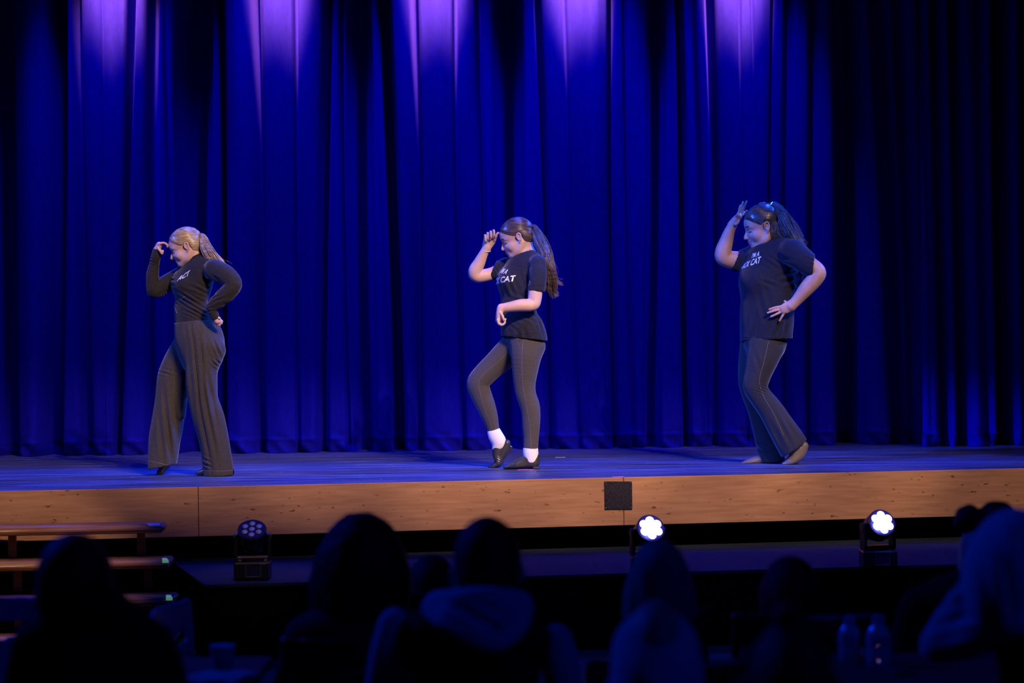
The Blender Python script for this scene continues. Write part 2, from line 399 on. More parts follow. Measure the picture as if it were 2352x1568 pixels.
        me.update(calc_edges=True); me.polygons.foreach_set('use_smooth', np.ones(len(Q), bool)); me.update()
        s.V, s.Q = V, Q
        return me
def bbox(pts, pad):
    a = np.array([tuple(p) for p in pts]); return a.min(0) - pad, a.max(0) + pad

# ================================================================== SETTING
EL = 4.0
A0, A1 = G(0, 1130, STZ), G(2352, 1077, STZ)
ed = (A1 - A0).normalized(); nrm = Vector((-ed.y, ed.x, 0))     # towards upstage
FA, FB = A0 - ed * EL, A1 + ed * EL
C0, C1 = G(0, 1049, STZ), G(2000, 1021, STZ)
def slab(bm, p, q, d0, d1, z0, z1):
    c = [p + nrm * d0, q + nrm * d0, q + nrm * d1, p + nrm * d1]
    hexa(bm, [Vector((x.x, x.y, z0)) for x in c] + [Vector((x.x, x.y, z1)) for x in c])
bm = bmesh.new(); box(bm, (0, 5, -0.05), (26, 30, 0.1)); o = link('floor', bm_mesh('floor', bm), M['hallfloor']); tag(o, kind='structure')
bm = bmesh.new(); box(bm, (0, 18.4, 3.4), (26, 0.2, 6.8)); o = link('wall_back', bm_mesh('wall_back', bm), M['wall']); tag(o, kind='structure')
bm = bmesh.new(); box(bm, (-9.0, 4, 3.4), (0.2, 28, 6.8)); o = link('wall_left', bm_mesh('wall_left', bm), M['wall']); tag(o, kind='structure')
bm = bmesh.new(); box(bm, (9.0, 4, 3.4), (0.2, 28, 6.8)); o = link('wall_right', bm_mesh('wall_right', bm), M['wall']); tag(o, kind='structure')
bm = bmesh.new(); box(bm, (0, 4, 7.0), (26, 30, 0.1)); o = link('ceiling', bm_mesh('ceiling', bm), M['wall']); tag(o, kind='structure')

stage = empty('stage_platform', (0, 12.5, 0)); tag(stage, 'raised stage with scuffed dark floor and plywood front edge', kind='structure')
bm = bmesh.new(); slab(bm, FA, FB, 0.035, 6.0, STZ - 0.06, STZ); link('stage_floor', bm_mesh('stage_floor', bm), M['stage'], stage)
bm = bmesh.new(); slab(bm, FA, FB, 0.50, 0.6, 0.0, STZ - 0.07); link('recessed_riser', bm_mesh('recessed_riser', bm), M['black'], stage)
bm = bmesh.new(); slab(bm, FA, FB, 0.034, 0.5, 0.56, 0.585); link('underside', bm_mesh('underside', bm), M['black'], stage)
# plywood facing boards with joints
FH0 = 0.562
def along(px): return (G(px, 1130 + (1077 - 1130) * px / 2352, STZ) - A0).dot(ed)
js = [-EL + 0.02, along(-560), along(455), along(1432), along(2405), (FB - A0).dot(ed) - 0.02]
for i in range(len(js) - 1):
    p, q = A0 + ed * (js[i] + 0.0015), A0 + ed * (js[i + 1] - 0.0015)
    bm = bmesh.new(); slab(bm, p, q, 0.0, 0.032, FH0, STZ + 0.004)
    bmesh.ops.bevel(bm, geom=[e for e in bm.edges], offset=0.0025, segments=1, affect='EDGES')
    link('panel', bm_mesh('panel', bm), M['ply'], stage)

# low black platform in front of the stage
pl = empty('front_platform', (1, 11.2, 0)); tag(pl, 'low matt black platform running along under the stage front', kind='structure')
q0, q1, q2 = G(470, 1343, PLZ), G(2352, 1291, PLZ), G(392, 1287, PLZ)
d2 = (q1 - q0).normalized()
bm = bmesh.new()
rr = q1 + d2 * 3; rb = A1 + ed * 3.2 + nrm * 0.49; lb = A0 + ed * ((q2 - A0).dot(ed) - .05) + nrm * 0.49
c = [q0, rr, rb, lb, q2]
lo_ = [bm.verts.new((x.x, x.y, PLZ - 0.02)) for x in c]; hi_ = [bm.verts.new((x.x, x.y, PLZ)) for x in c]
bm.faces.new(hi_); bm.faces.new(lo_[::-1])
for i in range(5): bm.faces.new([lo_[i], lo_[(i + 1) % 5], hi_[(i + 1) % 5], hi_[i]])
bmesh.ops.bevel(bm, geom=[e for e in bm.edges], offset=0.004, segments=2, affect='EDGES')
link('deck', bm_mesh('deck', bm), M['platform'], pl)
bm = bmesh.new()
c = [x + (Vector((lb.x + .8, 12, 0)) - Vector((x.x, x.y, 0))).normalized() * 0.03 for x in c]
lo_ = [bm.verts.new((x.x, x.y, 0)) for x in c]; hi_ = [bm.verts.new((x.x, x.y, PLZ - 0.021)) for x in c]
for i in range(5): bm.faces.new([lo_[i], lo_[(i + 1) % 5], hi_[(i + 1) % 5], hi_[i]])
link('skirt', bm_mesh('skirt', bm), M['black'], pl)

# ---- curtain
def curtain(name, px0, px1, base, valleys, bulges, label, par_y=0.0, bunch=0.03, seed=1):
    step = 1.7; cols = int((px1 - px0) / step) + 1
    xs = px0 + step * np.arange(cols)
    zt = 5.75; zb = STZ + 0.002
    tz = np.concatenate([np.linspace(0, 0.95, 46), np.linspace(0.955, 1.0, 16)])
    rs = np.random.RandomState(seed)
    ph = rs.rand(40) * 6.28
    V = np.zeros((len(tz), cols, 3))
    for r, t in enumerate(tz):
        z = zt + (zb - zt) * t
        py_t = (zt - 0) ; tt = np.clip((4.33 - z) / (4.33 - STZ), -0.3, 1)     # 0 at frame top, 1 at stage
        D = np.zeros(cols)
        for (xt, xb, wd, dp) in valleys:
            c_ = xt + (xb - xt) * tt + 3 * math.sin(tt * 4 + xt)
            D += dp * (2.0 if wd > 14 else 1.2) * np.exp(-np.abs((xs - c_) / wd) ** (3.5 if wd > 14 else 2.2))
        for (xt, xb, wd, dp) in bulges:
            c_ = xt + (xb - xt) * tt
            D -= dp * np.exp(-((xs - c_) / wd) ** 2)
        D += 0.010 * np.sin(xs / 27 + ph[0] + tt * 1.5) + 0.003 * np.sin(xs / 9.5 + ph[1] - tt * 2) * (0.4 + 0.6 * np.sin(xs / 70 + ph[2]) ** 2)
        hz = max(0, 1 - (z - STZ) / 0.16)
        if hz > 0:
            D += bunch * hz * (np.sin(xs / 17 + ph[3] + z * 22) * np.sin(xs / 41 + ph[4]) + 0.5 * np.sin(xs / 7.3 + z * 45 + ph[5])) + 0.02 * hz * hz - 0.015 * (abs(hz - .35) < .06)
        X = (xs - CX) / FPX * YC
        f0 = (C0.x, C0.y); sl_ = (C1.y - C0.y) / (C1.x - C0.x)
        V[r, :, 0] = X; V[r, :, 1] = C0.y + (X - C0.x) * sl_ + D + par_y; V[r, :, 2] = z
    nr = len(tz); n = nr * cols
    idx = np.arange(n).reshape(nr, cols)
    Q = np.stack([idx[:-1, :-1], idx[1:, :-1], idx[1:, 1:], idx[:-1, 1:]], -1).reshape(-1, 4)
    me = bpy.data.meshes.new(name); me.vertices.add(n); me.vertices.foreach_set('co', V.reshape(-1).astype(np.float32))
    me.loops.add(len(Q) * 4); me.loops.foreach_set('vertex_index', Q.astype(np.int32).ravel())
    me.polygons.add(len(Q)); me.polygons.foreach_set('loop_start', np.arange(0, len(Q) * 4, 4, dtype=np.int32))
    me.update(calc_edges=True); me.polygons.foreach_set('use_smooth', np.ones(len(Q), bool))
    o = link(name, me, M['curtain']); return tag(o, label, 'curtain')
VAL = [(-90, -95, 30, .2), (20, 30, 22, .14), (145, 128, 20, .22), (192, 206, 11, .16), (252, 250, 3, .02), (320, 275, 7, .16), (368, 352, 13, .15), (395, 400, 6, .05), (462, 440, 34, .22), (515, 512, 10, .22),
       (597, 602, 9, .18), (610, 608, 3, .02), (686, 689, 4.5, .07), (762, 742, 10, .17), (795, 797, 5, .07), (832, 838, 22, .16), (891, 912, 15, .22), (961, 962, 8, .17), (1052, 1062, 5, .09),
       (1110, 1118, 6, .08), (1175, 1160, 26, .2), (1243, 1262, 8, .12), (1303, 1330, 4, .05), (1410, 1411, 6, .15), (1441, 1456, 5, .06), (1515, 1500, 16, .12), (1566, 1581, 8, .2), (1600, 1625, 10, .08), (1640, 1650, 9, .17),
       (1713, 1716, 3, .05), (1740, 1742, 3, .03), (1787, 1770, 4, .09), (1825, 1812, 9, .12), (1880, 1868, 9, .13), (1960, 1962, 28, .24), (2035, 2075, 20, .12), (2085, 2110, 14, .16), (2150, 2165, 20, .15)]
BUL = [(88, 90, 26, .06), (300, 300, 24, .05), (240, 235, 24, .04), (560, 560, 24, .06), (645, 648, 30, .06), (725, 718, 20, .04), (930, 935, 22, .05), (1010, 1012, 32, .06), (1080, 1085, 20, .04),
       (1275, 1295, 24, .05), (1340, 1360, 26, .06), (1380, 1385, 14, .03), (1470, 1520, 24, .05), (1680, 1700, 26, .05), (1760, 1750, 20, .04), (1920, 1910, 24, .04), (2020, 2028, 24, .05)]
curtain('stage_curtain', -330, 2150, None, VAL, BUL, 'wide pleated blue-lit stage curtain hanging across the back behind the three dancers')
VAL2 = [(2098, 2110, 9, -.03), (2140, 2150, 9, .16), (2185, 2192, 10, .2), (2240, 2245, 8, .05), (2290, 2292, 18, .2), (2345, 2350, 9, .16), (2390, 2395, 15, .2), (2450, 2450, 12, .15), (2520, 2520, 14, .2)]
BUL2 = [(2122, 2128, 12, .04), (2165, 2172, 12, .05), (2215, 2225, 20, .05), (2262, 2265, 14, .04), (2320, 2322, 14, .04)]
curtain('stage_curtain', 2100, 2640, None, VAL2, BUL2, 'narrow dark blue curtain panel overlapping the wide curtain at the far right', par_y=-0.42, bunch=0.05, seed=5)

# ---- plaque on the stage front
pc = A0 + ed * along(1420); ang = math.atan2(ed.y, ed.x)
def onface(px, py, off):          # point on the facing plane under photo pixel
    d = P(px, py, 1.0) - Vector((0, 0, CAMZ)); c0 = Vector((0, 0, CAMZ))
    t = (A0 - nrm * off - c0).dot(nrm) / d.dot(nrm); return c0 + d * t
c1_, c2_, c3_, c4_ = onface(1389, 1169, 0), onface(1452, 1169, 0), onface(1451, 1105, 0), onface(1388, 1105, 0)
pq = empty('plaque', (c1_ + c3_) / 2, 'small square dark metal plaque screwed to the plywood stage front', 'plaque')
bm = bmesh.new(); hexa(bm, [c1_ - nrm * .001, c2_ - nrm * .001, c2_ - nrm * .007, c1_ - nrm * .007, c4_ - nrm * .001, c3_ - nrm * .001, c3_ - nrm * .007, c4_ - nrm * .007])
link('plate', bm_mesh('plate', bm), M['plaque'], pq)
for px, py in ((1391, 1107), (1448.5, 1106.5), (1392, 1166), (1449.5, 1164.5)):
    bm = bmesh.new(); a = onface(px, py, .006); cyl(bm, a, a - nrm * .004, .0038, .0028, 10); link('screw', bm_mesh('screw', bm), M['screw'], pq)
# tapes on the stage floor edge
def tape(px0, py0, px1, py1, w_, m_, lab):
    a, b_ = G(px0, py0, STZ + .001), G(px1, py1, STZ + .001); d = (b_ - a).normalized(); n_ = Vector((-d.y, d.x, 0)) * w_
    bm = bmesh.new(); hexa(bm, [a, b_, b_ + n_, a + n_] + [x + Vector((0, 0, .0012)) for x in (a, b_, b_ + n_, a + n_)])
    tag(link('floor_tape', bm_mesh('floor_tape', bm), m_), lab, 'tape')
tape(1189, 1079, 1226, 1078.5, .03, M['pinktape'], 'short pink tape mark on the stage floor beside the middle dancer\'s standing foot')
tape(1408, 1095.5, 1434, 1095, .035, M['pinktape'], 'small pink tape mark at the stage edge above the plaque')
tape(1276, 1050.5, 1299, 1050, .03, M['paletape'], 'pale tape dash on the stage floor near the curtain, right of the middle dancer')

# ---- stairs at the left
st = empty('stage_steps', (-3.3, 11.2, 0), 'open wooden steps with tape on their ends leading up to the stage at the left', 'steps')
ends = [((373, 1206), (0, 1213), .672), ((389, 1287), (0, 1294), .492), ((398, 1373), (0, 1380), .318), ((404, 1462), (0, 1470), .150)]
for i, (e, l_, z) in enumerate(ends):
    a, b_ = G(*e, z), G(*l_, z); d = (b_ - a).normalized(); n_ = Vector((d.y, -d.x, 0)); n_ = n_ if n_.y > 0 else -n_
    b2 = b_ + d * 0.9; dep = 0.27
    if i == 0: dep = max(0.05, (A0 - a).dot(nrm) - 0.004) if (A0 - a).dot(nrm) < .4 else .27
    bm = bmesh.new(); c = [a, b2, b2 + n_ * dep, a + n_ * dep]
    hexa(bm, [x - Vector((0, 0, .045)) for x in c] + c)
    bmesh.ops.bevel(bm, geom=[e_ for e_ in bm.edges], offset=0.010, segments=3, affect='EDGES')
    link('tread', bm_mesh('tread', bm, True), M['tread'], st)
    # nosing strip, posts
    top = z - .045; bot = ends[i + 1][2] if i < 3 else 0
    for q in (0.135, 0.86) if i else (0.135, 0.86):
        pp = a + d * q + n_ * (dep * .55)
        bm = bmesh.new(); box(bm, (pp.x, pp.y, (top + bot) / 2), (.044, .03, top - bot - .001), math.atan2(d.y, d.x)); link('post', bm_mesh('post', bm), M['tread'], st)
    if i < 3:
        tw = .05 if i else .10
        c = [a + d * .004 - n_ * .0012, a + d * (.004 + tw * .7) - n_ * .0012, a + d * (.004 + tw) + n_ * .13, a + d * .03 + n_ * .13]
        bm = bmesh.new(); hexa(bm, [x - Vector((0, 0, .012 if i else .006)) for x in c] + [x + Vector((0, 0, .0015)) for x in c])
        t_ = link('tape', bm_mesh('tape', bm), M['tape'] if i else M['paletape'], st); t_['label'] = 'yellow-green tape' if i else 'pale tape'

# ---- moving head lamps
def lamp(px, pyb, yaw, elev, on, label, grp):
    b0 = G(px, pyb, PLZ); root = empty('moving_head_lamp', b0, label, 'stage light', grp)
    X = Vector((1, 0, 0)); Zv = Vector((0, 0, 1)); Yv = Vector((0, 1, 0))
    bm = bmesh.new(); box(bm, b0 + Zv * .052, (.19, .15, .10), bev=.012); link('base', bm_mesh('base', bm, False), M['lampbody'], root)
    # display frame on the base front
    bm = bmesh.new(); fy = -.0765
    for (x, z, sx, sz) in ((0, .092, .082, .006), (0, .022, .082, .006), (-.040, .057, .006, .07), (.040, .057, .006, .07)):
        box(bm, b0 + Vector((x + .012, fy, z)), (sx, .006, sz), bev=.001)
    link('display_frame', bm_mesh('display_frame', bm), M['chairleg'], root)
    bm = bmesh.new(); box(bm, b0 + Vector((.012, -.0755, .057)), (.07, .003, .06)); link('display', bm_mesh('display', bm), M['display'], root)
    bm = bmesh.new(); cyl(bm, b0 + Zv * .1015, b0 + Zv * .112, .06); link('turntable', bm_mesh('turntable', bm), M['lampbody'], root)
    R = Matrix.Rotation(yaw, 3, 'Z')
    hc = b0 + Zv * .225
    for s_ in (-1, 1):
        bm = bmesh.new(); box(bm, b0 + R @ Vector((s_ * .088, 0, .175)) , (.018, .062, .15), rz=yaw, bev=.006)
        cyl(bm, hc + R @ Vector((s_ * .08, 0, 0)), hc + R @ Vector((s_ * .1, 0, 0)), .026)
        link('yoke_arm', bm_mesh('yoke_arm', bm), M['lampbody'], root)
    bm = bmesh.new(); box(bm, b0 + Zv * .118, (.19, .062, .014), rz=yaw, bev=.004); link('yoke_bridge', bm_mesh('yoke_bridge', bm), M['lampbody'], root)
    dv = R @ Vector((0, -math.cos(elev), math.sin(elev)))          # lens direction
    a, b_ = hc - dv * .075, hc + dv * .062
    bm = bmesh.new(); cyl(bm, a, a + dv * .05, .052, .074, 32); cyl(bm, a + dv * .05, b_, .078, .078, 40)
    link('head', bm_mesh('head', bm), M['lampbody'], root)
    bm = bmesh.new(); cyl(bm, b_ + dv * .0005, b_ + dv * .0025, .072, .072, 40); link('face_plate', bm_mesh('face_plate', bm), M['lampface'], root)
    u = R @ Vector((1, 0, 0)); v = dv.cross(u)
    for i in range(7):
        c = b_ + dv * .003
        if i < 6: c = c + (u * math.cos(i * math.pi / 3 + .5) + v * math.sin(i * math.pi / 3 + .5)) * .043
        r = .0165 if not on else .0225
        bm = bmesh.new(); bmesh.ops.create_uvsphere(bm, u_segments=16, v_segments=8, radius=r, matrix=Matrix.Translation(c) @ dv.to_track_quat('Z', 'Y').to_matrix().to_4x4() @ Matrix.Diagonal((1, 1, .35, 1)))
        link('lens', bm_mesh('lens', bm, True), M['lenson'] if on else M['lens'], root)
    if on:
        l = bpy.data.lights.new('lamp_beam', 'SPOT'); l.energy = 30; l.color = (.02, .05, 1); l.spot_size = math.radians(60); l.spot_blend = 1; l.shadow_soft_size = .05
        l2 = bpy.data.lights.new('lamp_spill', 'POINT'); l2.energy = 5; l2.color = (.12, .12, 1); l2.shadow_soft_size = .03
        lp_ = bpy.data.objects.new('lamp_spill', l2); COL.objects.link(lp_); lp_.parent = root; lp_.location = (b_ + dv * .05) - b0
        lo = bpy.data.objects.new('lamp_beam', l); COL.objects.link(lo); lo.parent = root
        lo.location = (b_ + dv * .03) - b0; lo.rotation_euler = dv.to_track_quat('-Z', 'Y').to_euler()
g_ = 'moving head lamps along the low platform'
lamp(581, 1330, 0.08, math.radians(52), False, 'unlit black moving head lamp with seven lenses standing right of the wooden steps', g_)
lamp(1489, 1318, 0.25, math.radians(30), True, 'glowing moving head lamp with seven white lenses just right of and below the plaque', g_)
lamp(2017, 1303, 0.30, math.radians(28), True, 'glowing moving head lamp with seven white lenses furthest from the wooden steps', g_)
#@@PEOPLE@@
# ================================================================== PEOPLE
HEADPTS = {'hair': (.084, .078), 'brow': (.093, .018), 'nose': (.117, -.034), 'chin': (.080, -.104), 'ear': (-.008, -.008), 'crown': (.0, .124), 'tie': (-.112, .045)}
class Head:
    """local axes f (face), l (wearer's left), u (up); similarity-fitted to profile points"""
    def __init__(s, fit, Y, yaw=0.0, sc=None):
        A, B = [], []
        for k, (px, py) in fit.items():
            f, u = HEADPTS[k]; p = P(px, py, Y)
            A.append((-f, -u, 1, 0)); B.append(p.x); A.append((u, -f, 0, 1)); B.append(p.z)   # X = -f c - u s + tx ; Z = u c - f s + tz
        a, b_, tx, tz = np.linalg.lstsq(np.array(A), np.array(B), rcond=None)[0]
        s.k = math.hypot(a, b_); th = math.atan2(b_, a); s.th = th
        s.o = Vector((tx, Y, tz))
        if sc: s.k = sc
        f0 = Vector((-math.cos(th), 0, -math.sin(th)))
        # rotate about vertical by yaw towards the camera
        Rz = Matrix.Rotation(yaw, 3, 'Z')
        s.f = Rz @ f0; s.u = Rz @ Vector((-math.sin(th), 0, math.cos(th))); s.l = s.u.cross(s.f)
        s.R = np.array([s.f, s.l, s.u])
    def __call__(s, f, l, u): return s.o + (s.f * f + s.l * l + s.u * u) * s.k
    def local(s, V):
        d = (V - np.array(s.o)) / s.k
        return d @ s.R.T

def build_head(F, H, plump=0.0, smile=0.0):
    k = H.k
    E = lambda c, r, kk=.012, neg=False: F.ell(H(*c), np.array(r) * k, H.R, kk * k, neg)
    T = lambda pts, a, b_=None, kk=.008, neg=False, **q: F.tube([H(*p) for p in pts], np.array(a) * k if not np.isscalar(a) else a * k, None if b_ is None else np.array(b_) * k, side=tuple(H.l), k=kk * k, neg=neg, **q)
    E((-.010, 0, .034), (.097, .073, .084))
    E((.036, 0, .034), (.060, .060, .058), .02)
    E((.030, 0, -.035), (.056, .055 + plump * .5, .064), .025)
    for s_ in (-1, 1):
        T([(-.012, s_ * .052, -.040), (.018, s_ * (.048 + plump), -.072), (.060, s_ * .022, -.088)], [.018, .019, .016], kk=.025)
        E((.050, s_ * (.034 + plump * .4), -.036), (.030, .026 + plump * .4, .028), .018)
        T([(.084, s_ * .010, .016), (.080, s_ * .030, .022), (.066, s_ * .046, .018)], [.008, .009, .008], kk=.012)
    E((.070, 0, -.086), (.020, .022, .017), .016)
    E((.048, 0, -.092), (.035, .030 + plump, .020), .02)
    for s_ in (-1, 1):                                          # eye hollows and lids
        E((.072, s_ * .020, -.026), (.020, .020, .020), .015)
        E((.097, s_ * .031, .001), (.016, .017, .011), .010, True)
        E((.071, s_ * .031, -.001), (.0135, .015, .0125), .004)
    T([(.082, 0, .012), (.096, 0, -.010), (.107, 0, -.028)], [.0075, .0085, .0100], kk=.010)
    E((.106, 0, -.033), (.0105, .0095, .0085), .006)
    for s_ in (-1, 1):
        E((.094, s_ * .0105, -.037), (.010, .0065, .007), .005)
        E((.101, s_ * .006, -.043), (.004, .003, .003), .002, True)
    E((.080, 0, -.060), (.016, .026, .018), .014)
    T([(.078, -.024, -.0585 + smile), (.0935, -.009, -.0545), (.0945, 0, -.0555), (.0935, .009, -.0545), (.078, .024, -.0585 + smile)], [.0035, .0058, .0055, .0058, .0035], kk=.004)
    T([(.077, -.022, -.0615 + smile), (.0905, -.008, -.0670), (.0920, 0, -.0675), (.0905, .008, -.0670), (.077, .022, -.0615 + smile)], [.0035, .0060, .0065, .0060, .0035], kk=.004)
    T([(.080, -.028, -.0595 + smile * 1.3), (.097, -.010, -.0608), (.100, 0, -.0610), (.097, .010, -.0608), (.080, .028, -.0595 + smile * 1.3)], .0020, kk=.002, neg=True)
    for s_ in (-1, 1):                                          # ears
        R = np.array(H.R)
        T([(-.002, s_ * .070, -.034), (-.006, s_ * .075, -.020), (.004, s_ * .078, .004), (-.006, s_ * .080, .022), (-.020, s_ * .081, .018), (-.022, s_ * .080, .000), (-.012, s_ * .077, -.024)],
          [.0065, .0050, .0045, .0050, .0055, .0055, .0060], kk=.003)
        E((-.008, s_ * .072, -.002), (.014, .006, .022), .004)
        E((-.003, s_ * .079, -.003), (.006, .005, .008), .003, True)

def head_materials(me, F, H, base=0):
    """slots: 0 skin, 1 lips, 2 brows and lashes"""
    V, Q = F.V, F.Q
    c = V[Q].mean(1); L_ = H.local(c)
    f, l, u = L_[:, 0], np.abs(L_[:, 1]), L_[:, 2]
    idx = np.zeros(len(Q), np.int32)
    far = (np.abs(L_) > .14).any(1)
    idx[(f > .0835) & (l < .021) & (u > -.0735) & (u < -.0495)] = 1
    uu = -.0495 - .006 * (l / .02) ** 2
    idx[(idx == 1) & ((u > uu) | (f < .086 - l * .2))] = 0
    idx[(f > .058) & (l > .012) & (l < .046) & (np.abs(u - (.0215 + .006 * np.sin((l - .012) * 90))) < .0036)] = 2
    idx[(f > .066) & (l > .016) & (l < .046) & (np.abs(u - (-.0065 + .10 * (l - .031) ** 2 * 10)) < .0027)] = 2
    idx[far | (f > .104) | (l > .06)] = 0
    me.polygons.foreach_set('material_index', idx)

def finger(F, pts, r=.0075, k=.003):
    n = len(pts); F.tube(pts, np.linspace(r * 1.08, r * .86, n), k=k, res=3)

def hair_cap(H, m, parent, tie, name='hair', hairline=None, low=-.042, lo_res=.0045, thick=.0):
    F = Field(*bbox([H.o], .17 * H.k), lo_res)
    k = H.k
    F.ell(H(-.013, 0, .038), np.array((.103 + thick, .080 + thick, .089 + thick)) * k, H.R, .01)
    F.ell(H(.030, 0, .045), np.array((.060, .067, .056)) * k, H.R, .02)
    F.ell(H(-.045, 0, -.015), np.array((.058, .070, .055)) * k, H.R, .03)
    # hairline: everything in front of a slanted plane goes, then around the ear
    n1 = np.array(H.f) * .80 - np.array(H.u) * .60
    F.cut(H(.070, 0, .074), n1)
    n2 = np.array(H.f) * .25 - np.array(H.u) * .97
    sl, X, Y, Z = F.sub(F.lo, F.lo + F.n * F.h)
    L0 = np.array(H.o)
    fx = ((X - L0[0]) * H.f.x + (Y - L0[1]) * H.f.y + (Z - L0[2]) * H.f.z) / k
    ux = ((X - L0[0]) * H.u.x + (Y - L0[1]) * H.u.y + (Z - L0[2]) * H.u.z) / k
    lx = np.abs(((X - L0[0]) * H.l.x + (Y - L0[1]) * H.l.y + (Z - L0[2]) * H.l.z) / k)
    # temple: below line from (.084,.07) to (.01,.012)
    d1 = ((fx - .010) * .62 - (ux - .018) * .785) * k
    F.F = np.maximum(F.F, np.where(fx > -.035, d1, -1).astype(np.float32))
    # ear window
    d2 = (.034 - np.sqrt(((fx + .004) / .85) ** 2 + ((ux + .012) / 1.15) ** 2)) * k
    F.F = np.maximum(F.F, np.where(lx > .045, d2, -1).astype(np.float32))
    # nape
    d3 = ((-(ux - low) + (fx + .05) * .55) * .87) * k
    F.F = np.maximum(F.F, d3.astype(np.float32))
    # combed ridges running to the tie
    me = F.mesh(name)
    o = link(name, me, m, parent)
    # strands combed over the cap
    paths, rad = [], []
    c0 = np.array(H(-.013, 0, .038)); Rl = np.array(H.R); ra = np.array((.1045 + thick, .0815 + thick, .0905 + thick)) * k
    tl = (np.array(tie) - c0) @ Rl.T
    for i in range(330):
        s_ = RNG.choice([-1, 1]); q = RNG.rand()
        st_ = np.array([.082 - q * .070 + RNG.randn() * .002, s_ * (.004 + .070 * q ** .6), .070 - q * .048]) * k - np.array((-.013, 0, .038)) * k
        p = []
        for t in np.linspace(0, 1, 12):
            v = st_ * (1 - t) + tl * t; v[1] += s_ * .05 * k * math.sin(math.pi * t) * (0.4 + q)
            v[2] += .05 * k * math.sin(math.pi * t) * (1 - q)
            e = math.sqrt(((v / ra) ** 2).sum()); v = v / e * (1.0 + .006 * RNG.rand())
            p.append(c0 + v @ Rl)
        paths.append(p); rad.append(np.full(12, .0010 * k + .0006 * RNG.rand()))
    strand_tubes('combed_strands', paths, rad, m, o, 4)
    return o

def ponytail(pts, width, m, parent, n=260, spread=1.0, curl=0.0, depth=.5, fly=12):
    """pts: centre line (world), width: half widths"""
    C = catmull(np.array([tuple(p) for p in pts]), 5); W = catmull(np.column_stack([width, width, width]), 5)[:, 0]
    nn = len(C); tan = np.gradient(C, axis=0); tan /= np.linalg.norm(tan, axis=1)[:, None]
    yv = np.tile((0, 1.0, 0), (nn, 1)); sd = np.cross(tan, yv); sd /= np.linalg.norm(sd, axis=1)[:, None]
    paths, rad = [], []
    ncl = 22
    clump = [(RNG.rand() * 6.283, math.sqrt(RNG.rand()) * .92, RNG.uniform(.74, 1.0), RNG.rand() * 6.28, RNG.uniform(.22, .42)) for _ in range(ncl)]
    for i in range(n):
        ca, cr_, ce, cph, cfr = clump[i % ncl]
        ox, oy = cr_ * math.cos(ca) + RNG.randn() * .13, cr_ * math.sin(ca) + RNG.randn() * .13
        a = math.atan2(oy, ox); r = min(1.05, math.hypot(ox, oy)); end = min(1, ce * RNG.uniform(.93, 1.04))
        m_ = max(6, int(nn * end)); ph = cph + RNG.randn() * .35; fr = cfr
        p = []
        for j in range(m_):
            t = j / (nn - 1); w_ = W[j]
            x = r * math.cos(a) * w_ + curl * t * math.sin(j * fr + ph) + (RNG.randn() * 0)
            y = r * math.sin(a) * w_ * depth + curl * .6 * t * math.cos(j * fr + ph)
            p.append(C[j] + sd[j] * x + np.array((0, y, 0)))
        if i < fly:
            dirn = sd[-1] * RNG.uniform(-1, 1) + np.array((0, RNG.uniform(-.4, .4), .1))
            for j in range(m_): p[j] = p[j] + dirn * .05 * (j / m_) ** 3
        paths.append(p); rr = np.full(m_, .0015) * RNG.uniform(.7, 1.4); rr *= np.linspace(1, .25, m_) ** .5
        if i < fly: rr *= .4
        rad.append(rr)
    o = strand_tubes('ponytail', paths, rad, m, parent, 4)
    return o

def shirt_text(lines, bvh, cx, cy, m, parent, name='lettering', xmin=-99):
    """lines: (string, cap height, theta of right end, z at right end, rise per radian, radius)"""
    for (txt, size, th1, z1, rise, rad_, shear) in lines:
        cu = bpy.data.curves.new('t', 'FONT'); cu.body = txt; cu.size = size / 0.70; cu.shear = shear; cu.offset = size * .035
        cu.space_character = 1.02
        to = bpy.data.objects.new('t', cu); COL.objects.link(to); bpy.context.view_layer.update()
        me = bpy.data.meshes.new_from_object(to.evaluated_get(bpy.context.evaluated_depsgraph_get())); bpy.data.objects.remove(to)
        bm = bmesh.new(); bm.from_mesh(me)
        bmesh.ops.triangulate(bm, faces=bm.faces)
        for _ in range(3):
            le = [e for e in bm.edges if e.calc_length() > .007]
            if le: bmesh.ops.subdivide_edges(bm, edges=le, cuts=1); bmesh.ops.triangulate(bm, faces=bm.faces)
        xr = max(v.co.x for v in bm.verts); miss = []
        for v in bm.verts:
            s_ = (v.co.x - xr) / rad_; th = th1 + s_; z = z1 + v.co.y + s_ * rise
            d = Vector((-math.cos(th), -math.sin(th), 0)); o_ = Vector((cx, cy, z)) + d * .6
            hit, nn, _, dist = bvh.ray_cast(o_, -d, 1.0)
            if hit is None or hit.x < xmin: miss.append(v); v.co = o_ - d * .5
            else: v.co = hit + d * .0035
        if miss: bmesh.ops.delete(bm, geom=miss, context='VERTS')
        bad = [f_ for f_ in bm.faces if max(e_.calc_length() for e_ in f_.edges) > .016]
        if bad: bmesh.ops.delete(bm, geom=bad, context='FACES')
        bm.to_mesh(me); bm.free(); me.name = name; me.materials.clear()
        link(name, me, m, parent)

# ------------------------------------------------------------------ dancer frame
class Dancer:
    def __init__(s, Y0, label, cx):
        s.Y0 = Y0; s.S = FPX / Y0; base = P(cx, 1075, Y0); base.z = STZ
        s.root = empty('person', base, label, 'person', None)
    def J(s, px, py, dy=0.0): return P(px, py, s.Y0 + dy)
    def r(s, px): return px / s.S
    def pts(s, L_): return [s.J(*q[:3]) for q in L_]
    def ra(s, L_, i=3): return [q[i] / s.S for q in L_]

